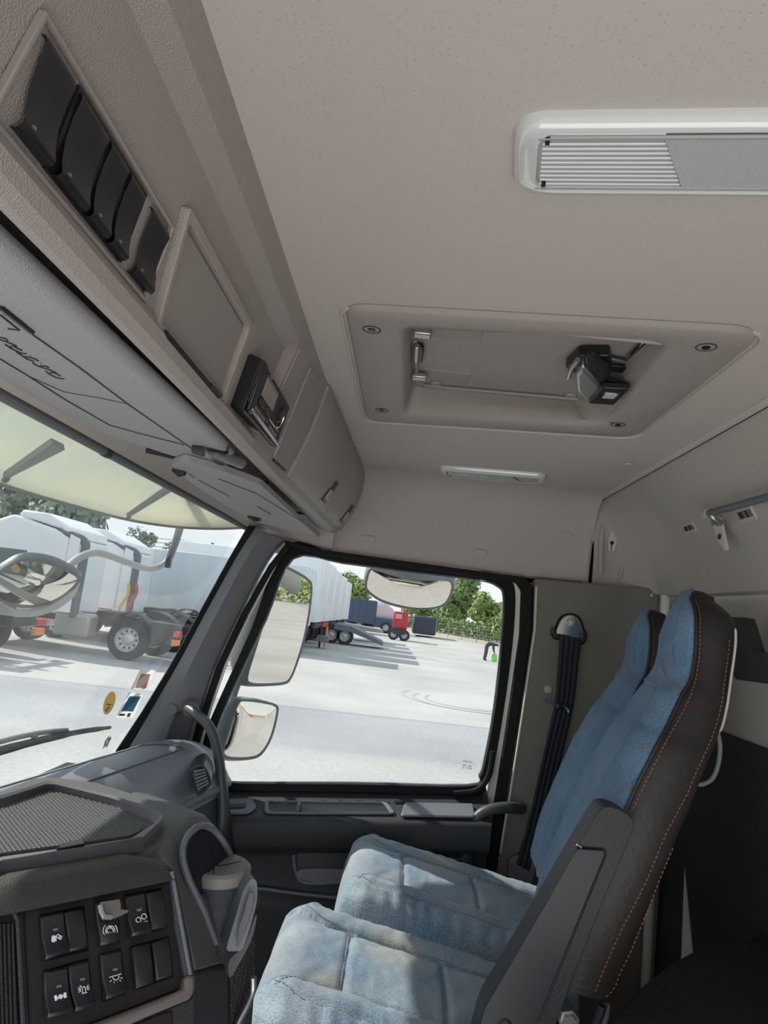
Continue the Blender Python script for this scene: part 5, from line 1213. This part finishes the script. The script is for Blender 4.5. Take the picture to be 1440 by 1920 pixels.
# ================================================================ THE YARD
GZ = -UP
def gmat():
    m = D.materials.new('yard concrete'); m.use_nodes = True; nt = m.node_tree; N = nt.nodes.new; L = nt.links.new; p = nt.nodes['Principled BSDF']; p.inputs['Roughness'].default_value = .9; p.inputs['Specular IOR Level'].default_value = .2
    tc = N('ShaderNodeTexCoord'); sp = N('ShaderNodeSeparateXYZ'); nz = N('ShaderNodeTexNoise'); nz.inputs['Scale'].default_value = .35; nz.inputs['Detail'].default_value = 8
    L(tc.outputs['Object'], sp.inputs[0]); L(tc.outputs['Object'], nz.inputs['Vector'])
    mr = N('ShaderNodeMapRange'); mr.inputs[1].default_value = 0; mr.inputs[2].default_value = 40
    ad = N('ShaderNodeMath'); ad.operation = 'MULTIPLY_ADD'; ad.inputs[1].default_value = .12; L(sp.outputs[1], ad.inputs[0]); L(sp.outputs[0], ad.inputs[2])
    L(ad.outputs[0], mr.inputs[0])
    cr = N('ShaderNodeValToRGB'); cr.color_ramp.interpolation = 'LINEAR'; e = cr.color_ramp.elements
    e[0].position = 0; e[0].color = (.46, .447, .425, 1); e[1].position = 1; e[1].color = (.48, .462, .43, 1)
    for ps, c in ((.244, (.46, .447, .425)), (.256, (.385, .385, .388)), (.343, (.385, .385, .388)), (.3445, (.25, .25, .255)), (.347, (.47, .455, .43))):
        q = e.new(ps); q.color = tuple(c) + (1,)
    L(mr.outputs[0], cr.inputs[0])
    r = N('ShaderNodeMapRange'); r.inputs[1].default_value = .3; r.inputs[2].default_value = .7; r.inputs[3].default_value = .82; r.inputs[4].default_value = 1.1; L(nz.outputs[0], r.inputs[0])
    n2 = N('ShaderNodeTexNoise'); n2.inputs['Scale'].default_value = 14; n2.inputs['Detail'].default_value = 6; L(tc.outputs['Object'], n2.inputs['Vector'])
    r2 = N('ShaderNodeMapRange'); r2.inputs[1].default_value = .3; r2.inputs[2].default_value = .7; r2.inputs[3].default_value = .9; r2.inputs[4].default_value = 1.08; L(n2.outputs[0], r2.inputs[0])
    mm = N('ShaderNodeMath'); mm.operation = 'MULTIPLY'; L(r.outputs[0], mm.inputs[0]); L(r2.outputs[0], mm.inputs[1])
    mu = N('ShaderNodeMix'); mu.data_type = 'RGBA'; mu.blend_type = 'MULTIPLY'; mu.inputs[0].default_value = 1; L(cr.outputs[0], mu.inputs[6]); L(mm.outputs[0], mu.inputs[7]); L(mu.outputs[2], p.inputs['Base Color'])
    return m
gnd = struct(MB().prism([V((-150, -220, GZ)), V((260, -220, GZ)), V((260, 220, GZ)), V((-150, 220, GZ))], (0, 0, -.3)).build('ground', gmat(), smooth=False))
M['tyremark'] = mat('tyre marks', (.40, .395, .38), .9)
for cpx, r0 in (((880, 1318), 1.15), ((880, 1318), 1.45), ((884, 1316), 1.8)):
    c = P(cpx[0], cpx[1], z=GZ + .004); n = 26; o_ = []; i_ = []
    for k in range(n + 1):
        a = PI * .35 + k / n * PI * 1.05; o_.append(c + V((math.cos(a) * r0 * 1.1, math.sin(a) * r0, 0))); i_.append(c + V((math.cos(a) * (r0 - .07) * 1.1, math.sin(a) * (r0 - .07), 0)))
    strip3d(o_, i_, (0, 0, .003)).build('tyre_mark', M['tyremark'], gnd)
W_ = mat('white lorry paint', (.82, .83, .84), .4, coat=.2); W2 = mat('pale box panel', (.70, .76, .80), .5); DK = mat('chassis black', (.035, .038, .045), .6); TY = mat('tyre', (.03, .032, .036), .85)
RIM = mat('wheel rim', (.55, .55, .56), .4, metal=.6); RED = mat('red lens', (.55, .05, .04), .4); ORG = mat('orange lens', (.75, .25, .06), .4); GL = mat('cab glass', (.10, .16, .15), .1); FT = mat('steel tank', (.40, .39, .36), .45, metal=.5)
def wheel(par, c, r=.52, wd_=.30):
    c = V(c); w = MB().lathe(c, [(r * .60, -wd_ / 2), (r * .92, -wd_ / 2), (r, -wd_ * .38), (r, wd_ * .38), (r * .92, wd_ / 2), (r * .6, wd_ / 2)], 36, (-1, 0, 0)).build('wheel', TY, par)
    rm = MB().lathe(c, [(r * .60, wd_ * .5), (r * .57, wd_ * .40), (r * .50, wd_ * .22), (r * .30, wd_ * .20), (r * .22, wd_ * .32), (r * .13, wd_ * .36), (0, wd_ * .36)], 36, (-1, 0, 0)).build('rim', RIM, w)
    for k in range(10):
        a = k * PI / 5; MB().lathe(c + V((-wd_ * .235, math.cos(a) * r * .41, math.sin(a) * r * .41)), [(0, .012), (r * .055, .010), (r * .06, 0)], 10, (-1, 0, 0)).build('rim_hole', DK, rm)
    return w
def tractor(loc, label, full=True):
    x, y = loc; t = thing('tractor_unit', V((x, y, GZ)), label, 'lorry', 'parked tractor units ahead')
    B = lambda dx, dy, dz: V((x + dx, y + dy, GZ + dz))
    cab = [(1.9, .95), (1.9, 2.9), (2.15, 3.05), (3.5, 3.35), (4.05, 3.1), (4.35, 1.9), (4.45, .7), (4.3, .45), (3.1, .45), (3.0, .95)]
    cb = MB().prism([B(0, a, b) for a, b in cab], (2.45, 0, 0)).build('cab', W_, t, bev=.08, seg=3)
    MB().prism([B(-.01, a, b) for a, b in ((2.95, 1.75), (3.9, 1.75), (3.8, 2.45), (2.95, 2.45))], (.05, 0, 0)).build('side_window', GL, cb, bev=.01)
    MB().prism([B(.05, a, b) for a, b in ((1.9, 2.9), (2.2, 3.1), (3.4, 3.35), (3.3, 3.5), (2.6, 3.48), (1.95, 3.15))], (2.3, 0, 0)).build('roof_fairing', W_, cb, bev=.06)
    MB().prism([B(-.02, a, b) for a, b in ((1.55, 1.0), (1.9, 1.0), (1.9, 3.0), (1.62, 2.9))], (.06, 0, 0)).build('side_fairing', W_, cb, bev=.02)
    MB().tube(smooth_pts([B(.10, 1.50, .9), B(.10, 1.50, 2.55), B(.12, 1.55, 2.82), B(.12, 1.80, 2.95), B(.12, 2.3, 3.0)], 5), .11, 12).build('air_intake', mat('air intake', (.12, .13, .15), .6), t)
    for sx in (.72, 1.55): MB().box(B(sx, 1.3, .88), (.09, 5.4, .24)).build('chassis_rail', DK, t)
    MB().box(B(1.2, .75, 1.08), (.9, .9, .10)).build('fifth_wheel', DK, t, bev=.03)
    MB().box(B(.32, 1.5, .72), (.55, .95, .62)).build('fuel_tank', FT, t, bev=.10, seg=4)
    MB().box(B(.06, 1.05, .72), (.04, .10, .05)).build('side_lamp', ORG, t)
    for wy, wx in ((0, .18), (3.7, .15)): wheel(t, B(wx, wy, .52))
    for wy, wx in ((0, 2.2), (3.7, 2.25)): wheel(t, B(wx, wy, .52))
    for s_ in (.18, 2.2):
        arc_ = [(0 + .66 * math.cos(a), .52 + .66 * math.sin(a)) for a in [.12 * PI + k * PI * .76 / 12 for k in range(13)]]
        strip3d([B(s_ - .18, a, b) for a, b in arc_], [B(s_ + .25, a, b) for a, b in arc_], (0, 0, .03)).build('mudguard', DK, t)
    MB().prism([B(0, -.62, .42), B(0, -.95, .50), B(0, -1.25, 1.02), B(0, -.55, 1.06)], (.45, 0, 0)).build('rear_wing', DK, t, bev=.03)
    for sx in (.0, 2.0):
        MB().box(B(sx + .2, -1.22, .80), (.42, .10, .15)).build('tail_lamp', RED, t, bev=.01); MB().box(B(sx + .2, -1.20, .58), (.42, .10, .16)).build('turn_lamp', ORG, t, bev=.01)
    MB().box(B(1.2, -1.15, .82), (1.6, .1, .2)).build('rear_beam', DK, t)
    for k in range(4): MB().box(B(.02, 2.2 + k * .1, 1.35), (.03, .05, .16)).build('lettering', mat('grey lettering', (.35, .38, .42), .6) if k == 0 else D.materials['grey lettering'], cb)
    MB().box(B(-.0, 2.4, 1.05), (.03, .8, .03)).build('red_stripe', RED, cb)
    return t
tractor((17.6, 6.85), 'white tractor unit parked nearest ahead, its rear wheel and tail lamps in the clear')
tractor((21.3, 6.9), 'white tractor unit second in the row ahead, standing behind the nearest one')
tractor((23.9, 8.0), 'white tractor unit furthest back in the row ahead')
t2 = tractor((13.9, 9.55), 'tractor unit at the left margin, cut off so that only its tail lamps show')
for nm, c_, rr in (('yellow_hose', mat('yellow hose', (.75, .52, .08), .5), 0), ('red_hose', mat('red hose', (.55, .12, .12), .5), .25)):
    a = [V((21.0, 8.45 - rr, z_)) + V((0, .10 * math.sin(z_ * 5), 0)) for z_ in [-.1 - k * .1 for k in range(10)]]
    q = MB().tube(a, .05, 8).build(nm, c_); tag(q, ('yellow' if rr == 0 else 'red') + ' coiled air hose hanging behind the cab of the second tractor unit', 'hose')
def trailer(x0, x1, y0, y1, z0, z1, label, m=W_, wheels=True, grp='white box trailers parked in a row', nm='box_trailer', sidecol=None):
    t = thing(nm, V(((x0 + x1) / 2, y0, GZ)), label, 'trailer', grp)
    bx = MB().box(((x0 + x1) / 2, (y0 + y1) / 2, (z0 + z1) / 2), (x1 - x0, y1 - y0, z1 - z0)).build('box_body', m, t, bev=.03)
    n = 6
    for k in range(n): MB().box((x0 - .01, y0 + (y1 - y0) * (k + .5) / n, (z0 + z1) / 2), (.02, .05, (z1 - z0) * .98)).build('side_rib', m, bx)
    for k in (.04, .5, .96): MB().box((x0 + (x1 - x0) * k, y0 - .015, (z0 + z1) / 2), (.05, .03, (z1 - z0) * .96)).build('door_bar', m, bx)
    MB().box(((x0 + x1) / 2, y0 + .1, z0 - .15), (x1 - x0 - .1, .12, .2)).build('rear_bumper', RED if 31 < x0 < 35 else DK, t)
    MB().box(((x0 + x1) / 2, (y0 + y1) / 2, z0 - .10), (1.0, (y1 - y0) * .95, .2)).build('chassis', DK, t)
    if wheels:
        for wy in (y0 + 1.2, y0 + 2.5, y0 + 3.8):
            for wx in (x0 + .2, x1 - .2): wheel(t, (wx, wy, GZ + .5), .5)
    return t
trailer(26.7, 29.2, 3.8, 10.4, -1.0, 1.35, 'long pale blue box trailer standing behind the tractor units ahead, first of the row', W2)
for i, (x0, h) in enumerate(((30.3, 2.0), (33.7, 1.95), (37.3, 1.85), (41.3, 1.75), (45.5, 1.6))):
    trailer(x0, x0 + 2.5, 3.7, 10.5, GZ + 1.15, h, ('white box trailer partly behind the tall door mirror', 'white box trailer with the red rear bumper in the row', 'white box trailer next beyond the one with a red bumper', 'white box trailer last but one of the row', 'furthest white box trailer ending the row')[i])
trailer(58, 61, 2.3, 5.4, -1.2, .75, 'dark blue and glass fronted trailer beyond the white box trailers', mat('dark blue trailer', (.05, .08, .14), .4), True, None)
# flat trailer with a sloping tail
t = thing('low_loader', V((38, 2, GZ)), 'dark grey low loader trailer with its ramps sloping down', 'trailer')
MB().prism([V((37, 3.5, -.95)), V((37, 2.6, -1.0)), V((37, .95, -1.6)), V((37, .85, -1.8)), V((37, 1.2, -1.7)), V((37, 2.6, -1.3)), V((37, 3.5, -1.25))], (2.4, 0, 0)).build('sloping_deck', mat('deck grey', (.13, .16, .19), .6), t)
MB().prism([V((43, 3.6, -1.0)), V((43, 1.2, -1.15)), V((43, 1.1, -1.35)), V((43, 3.6, -1.3))], (2.4, 0, 0)).build('flat_deck', mat('deck tan', (.35, .33, .30), .7), t)
for wy in (2.9, 3.6): wheel(t, (37.2, wy, GZ + .45), .45)
# trestle stand
t = thing('trestle', P(607, 1216, z=GZ), 'small grey trestle stand with orange legs beside the white trailers', 'stand')
b0 = P(607, 1216, z=GZ)
for dx in (-.25, .25): MB().tube([b0 + V((dx, .1 + dx * .6, 0)), b0 + V((dx * .5, .1 + dx * .6, 1.0))], .05, 8).build('leg', ORG if dx < 0 else DK, t)
MB().box(b0 + V((0, .1, .45)), (.6, .5, .25)).build('crossbar', M['shell'], t)
# red tractor seen from behind, and mixer
t = thing('red_lorry', V((52, .1, GZ)), 'red lorry seen from behind beyond the low loader', 'lorry')
MB().box((53, .1, -.55), (2, 1.1, 1.3)).build('cab', mat('red paint', (.50, .035, .05), .4), t, bev=.1)
MB().box((51.9, .25, -.25), (.1, .5, .35)).build('rear_window', mat('pink reflection', (.6, .35, .35), .4), t)
MB().box((53, .1, -1.35), (2.6, .9, .4)).build('chassis', DK, t)
for wy in (-.3, .5): wheel(t, (52, wy, GZ + .4), .4)
t = thing('mixer_lorry', V((66, 1.7, GZ)), 'mixer lorry with a pinkish white drum beyond the red lorry', 'lorry')
MB().lathe(V((66, 3.5, .3)), [(0, 0), (.7, .1), (1.05, .8), (1.1, 1.6), (.8, 2.5), (.35, 3.3), (0, 3.4)], 24, (0, -1, -.35)).build('drum', mat('pinkish drum', (.62, .48, .52), .5), t)
MB().box((66, 1.7, -1.1), (2.4, 4.2, .9)).build('chassis', mat('blue grey chassis', (.07, .10, .17), .6), t, bev=.05)
for wy in (.2, 1.4, 3.0): wheel(t, (64.8, wy, GZ + .5), .5)
o = MB().box((70, -2.2, -.9), (6, 2.2, 1.7)).build('covered_trailer', mat('dark tarpaulin', (.05, .06, .08), .7), bev=.15); tag(o, 'dark covered trailer beyond the red lorry at the end of the fence', 'trailer')
# greenery
LEAF = [mat('leaves ' + n_, c_, .7, var=(9, .7, c2)) for n_, c_, c2 in (('mid', (.13, .22, .07), (.25, .33, .10)), ('bright', (.20, .30, .08), (.36, .40, .12)), ('grey', (.12, .18, .13), (.22, .28, .20)))]
BARK = mat('bark', (.10, .08, .06), .9)
def tree(x, y, h, r, label, li=0, n=1500, lw=None, base_z=None, grp=None, nm='tree', squash=1, lo=.25):
    z0 = GZ if base_z is None else base_z; t = thing(nm, V((x, y, z0)), label, nm, grp); mb = MB(); rnd_ = random.Random(int(x * 31 + y * 17)); lw = lw or r * .11
    blobs = [(V((x + rnd_.uniform(-.6, .6) * r, y + rnd_.uniform(-.62, .62) * r, z0 + h * rnd_.uniform(lo, .9))), r * rnd_.uniform(.35, .6)) for _ in range(9)] + [(V((x, y, z0 + h * .62)), r * .7)]
    for k in range(n):
        c, br = blobs[k % len(blobs)]; d_ = V((rnd_.gauss(0, 1), rnd_.gauss(0, 1), rnd_.gauss(0, 1))).normalized(); p = c + d_ * br * rnd_.uniform(.65, 1.05)
        p.z = max(p.z, z0 + .05)
        a = d_.orthogonal().normalized(); a.rotate(Matrix.Rotation(rnd_.uniform(0, 6.28), 3, d_)); a = (a + d_ * rnd_.uniform(-.5, .5)).normalized(); b = d_.cross(a).normalized(); s_ = lw * rnd_.uniform(.6, 1.3)
        mb.add([p - a * s_, p - b * s_ * .6, p + a * s_, p + b * s_ * .6], [(0, 1, 2, 3)])
    mb.build('foliage', LEAF[li], t, smooth=False)
    MB().tube([V((x, y, z0)), V((x + .05 * r, y, z0 + h * .4)), V((x, y + .05 * r, z0 + h * .75))], [r * .08, r * .06, r * .03], 8).build('trunk', BARK, t)
    return t
tree(95, 7.2, 7.2, 2.6, 'tall green tree beyond the white trailers left of the kerb mirror', 1, 2600)
tree(88, -6.2, 7.6, 3.2, 'tallest green tree behind the fence right of the kerb mirror', 0, 2600)
tree(95, -2.6, 5.0, 2.8, 'rounded bright green tree behind the fence under the kerb mirror', 1, 2200)
tree(80, -9.6, 5.0, 2.3, 'bright tree behind the fence left of the pale house', 1, 2200)
tree(66, -9.8, 3.6, 1.5, 'low bright tree in front of the pale house', 1, 1800)
tree(74, -12.6, 4.2, 2.2, 'dark bushy tree beside the window edge in front of the house', 0, 1800)
tree(84, -3.6, 2.4, .9, 'small yellowish bush by the far end of the fence', 1, 900, nm='bush')
tree(44, 22.5, 8.0, 3.0, 'broad grey green tree beyond the tractor units ahead', 2, 2600)
tree(52, 29.5, 8.5, 3.2, 'tall grey green tree at the left margin beyond the tractor units', 2, 2600)
tree(46, 17.8, 5.6, 1.3, 'slim grey green tree between the cabs and the pale trailer', 2, 1500)
tree(62, 20.6, 6.4, 1.7, 'small tree peeping over the pale blue trailer', 2, 1300)
def leaf_mass(name, pts, r, h, n, li, lf=1):
    mb = MB(); q = random.Random(5)
    for k in range(n):
        f = q.random() * (len(pts) - 1); i = int(f); c = V(pts[i]).lerp(V(pts[i + 1]), f - i); hh = h * (.75 + .25 * mnoise.noise(c * .12))
        p = c + V((q.uniform(-r, r), q.uniform(-r, r), hh * q.random() ** .7)); s_ = r * q.uniform(.14, .26) * lf
        a = V((q.gauss(0, 1), q.gauss(0, 1), q.gauss(0, 1))).normalized(); b = a.orthogonal().normalized(); b.rotate(Matrix.Rotation(q.uniform(0, 6), 3, a))
        mb.add([p - a * s_, p - b * s_ * .6, p + a * s_, p + b * s_ * .6], [(0, 1, 2, 3)])
    return mb.build(name, LEAF[li], smooth=False)
tag(leaf_mass('hedge', [(98, 1.2, GZ), (80.5, -5.8, GZ), (57.5, -14.6, GZ)], .9, 2.4, 6000, 0), 'low green hedge growing just behind the boundary fence', 'hedge')
o = leaf_mass('tree_belt', [(-10, -132, GZ), (40, -138, GZ), (160, -130, GZ)], 5, 7, 14000, 1, .35); o['kind'] = 'stuff'; tag(o, 'belt of trees far behind the cab, seen only in the door mirrors', 'trees')
# fence
fe = thing('boundary_fence', V((75, -5, GZ)), 'low wall topped by a wire fence along the far side of the yard', 'fence')
fa, fb = V((93, .8, GZ)), V((52, -13.4, GZ)); dv = _n(fb - fa); nv = V((-dv.y, dv.x, 0))
MB().prism([fa, fb, fb + nv * .25, fa + nv * .25], (0, 0, .35)).build('low_wall', mat('wall stone', (.40, .37, .31), .9), fe)
for k in range(13):
    p = fa.lerp(fb, k / 12); MB().tube([p, p + V((0, 0, 1.7))], .045, 6).build('post', M['stay'], fe)
for k in range(5): MB().tube([fa + V((0, 0, .5 + k * .3)), fb + V((0, 0, .5 + k * .3))], .012, 4).build('wire', M['stay'], fe)
# houses
def house(x, y, wd_, dp, h, rh, label, wc, rc):
    t = thing('house', V((x, y, GZ)), label, 'house')
    MB().box((x, y, GZ + h / 2), (dp, wd_, h)).build('walls', wc, t)
    MB().prism([V((x - dp / 2 - .4, y + wd_ / 2 + .6, GZ + h)), V((x - dp / 2 - .4, y - wd_ / 2 - .6, GZ + h)), V((x - dp / 2 - .4, y, GZ + h + rh))], (dp + .8, 0, 0)).build('roof', rc, t)
    for k in (-.28, 0.05): MB().box((x - dp / 2 - .03, y + wd_ * k, GZ + h * .72), (.08, 1.0, 1.2)).build('window', GL, t)
    MB().box((x, y + wd_ * .12, GZ + h + rh), (.7, .7, 1.0)).build('chimney', wc, t)
house(98, -15.8, 9.5, 8, 4.3, 1.6, 'pale pinkish house with a low roof behind the fence', mat('pinkish wall', (.50, .42, .38), .9), mat('grey pink roof', (.38, .33, .31), .8))
o = MB().box((70, 42, 1.2), (10, 12, 6.4)).build('warehouse', mat('pale cladding', (.50, .56, .62), .7)); tag(o, 'pale grey warehouse beyond the trees at the left margin', 'building')
# power pole and its wires
t = thing('power_pole', V((60, 17.2, GZ)), 'power pole with wires above the pale blue trailer', 'pole')
MB().tube([V((60, 17.2, GZ)), V((60, 17.2, 4.1))], .13, 8).build('pole', M['stay'], t)
MB().box((60, 17.2, 3.3), (.15, 1.0, .12)).build('crossarm', M['stay'], t)
for k in range(4): MB().tube(smooth_pts([V((60, 44, 5.0 - k * .5)), V((60, 30, 3.9 - k * .4)), V((60, 17.2, 3.9 - k * .35)), V((60, 8, 2.6 - k * .25))], 4), .03, 4).build('wire', M['stay'], t)
# bending person with a green bag
def person():
    g0 = P(914, 1239, z=GZ + .0); x, y = g0.x, g0.y
    t = thing('person', V((x, y, GZ)), 'person in dark clothes bending forward on the yard near the fence', 'person')
    me = D.meshes.new('body'); B = lambda a, b, c: (x + a, y + b, GZ + c)
    vs = [B(0, .12, .82), B(.02, -.02, .95), B(.02, -.22, .98), B(.02, -.34, .93), B(.02, -.42, .86),      # pelvis, back, shoulders, neck, head
          B(-.10, .12, .78), B(-.11, .10, .45), B(-.11, .16, .06), B(-.11, .06, .03), B(.10, .12, .78), B(.11, .14, .45), B(.11, .20, .06), B(.11, .10, .03),
          B(-.17, -.24, .92), B(-.19, -.26, .66), B(-.16, -.32, .46), B(.19, -.24, .92), B(.19, -.28, .66), B(.14, -.34, .46)]
    es = [(0, 1), (1, 2), (2, 3), (3, 4), (0, 5), (5, 6), (6, 7), (7, 8), (0, 9), (9, 10), (10, 11), (11, 12), (2, 13), (13, 14), (14, 15), (2, 16), (16, 17), (17, 18)]
    rs = [.13, .14, .15, .07, .105, .10, .07, .05, .045, .10, .07, .05, .045, .06, .045, .035, .06, .045, .035]
    me.from_pydata(vs, es, []); me.materials.append(mat('dark clothes', (.06, .05, .06), .8)); o = link('body', me, None, t, smooth=False)
    m = o.modifiers.new('s', 'SKIN'); o.modifiers.new('ss', 'SUBSURF').levels = 1; o.modifiers['ss'].render_levels = 2
    for i, v in enumerate(o.data.skin_vertices[0].data if o.data.skin_vertices else []): v.radius = (rs[i], rs[i]); v.use_root = i == 0
    MB().lathe(V((x + .02, y - .43, GZ + .88)), [(0, .10), (.06, .09), (.10, .03), (.105, -.02)], 14, (0, -.5, 1)).build('hair', DK, t)
    q = MB().lathe(V((x - .02, y - .36, GZ)), [(0, 0), (.13, .01), (.16, .12), (.14, .36), (.05, .44), (0, .44)], 14).build('green_bag', mat('bright green bag', (.25, .75, .12), .6)); tag(q, 'bright green bag on the ground under the bending person', 'bag')
person()
# cars parked far behind, which the tall door mirror shows
for i, c_ in enumerate(((.6, .12, .05), (.7, .7, .72), (.6, .35, .08), (.7, .7, .72), (.12, .25, .5))):
    x, y = 26 + i * 7.5, -95; t = thing('parked_van', V((x, y, GZ)), ('orange red van', 'white van', 'yellow van', 'tall white van', 'blue van')[i] + ' far behind the cab, seen small in the tall door mirror', 'van')
    m_ = mat('van paint', c_, .4)
    MB().prism([V((x, y, GZ + .5)), V((x, y + 5, GZ + .5)), V((x, y + 5, GZ + 1.3)), V((x, y + 4.2, GZ + 2.4)), V((x, y, GZ + 2.5))], (2.2, 0, 0)).build('van_body', m_, t, bev=.1)
    MB().box((x + 1.1, y + 4.7, GZ + 1.8), (1.9, .1, .6)).build('windscreen', GL, t)
    for wy in (.9, 4.1): MB().lathe(V((x + .1, y + wy, GZ + .38)), [(0, .12), (.38, .12), (.38, -.12), (0, -.12)], 16, (-1, 0, 0)).build('wheel', TY, t)
# ---------------------------------------------------------------- lift everything from lens height to the yard
for o in list(D.objects):
    if o.parent is None and o.type != 'CAMERA' : o.location.z += UP
bpy.context.view_layer.update()
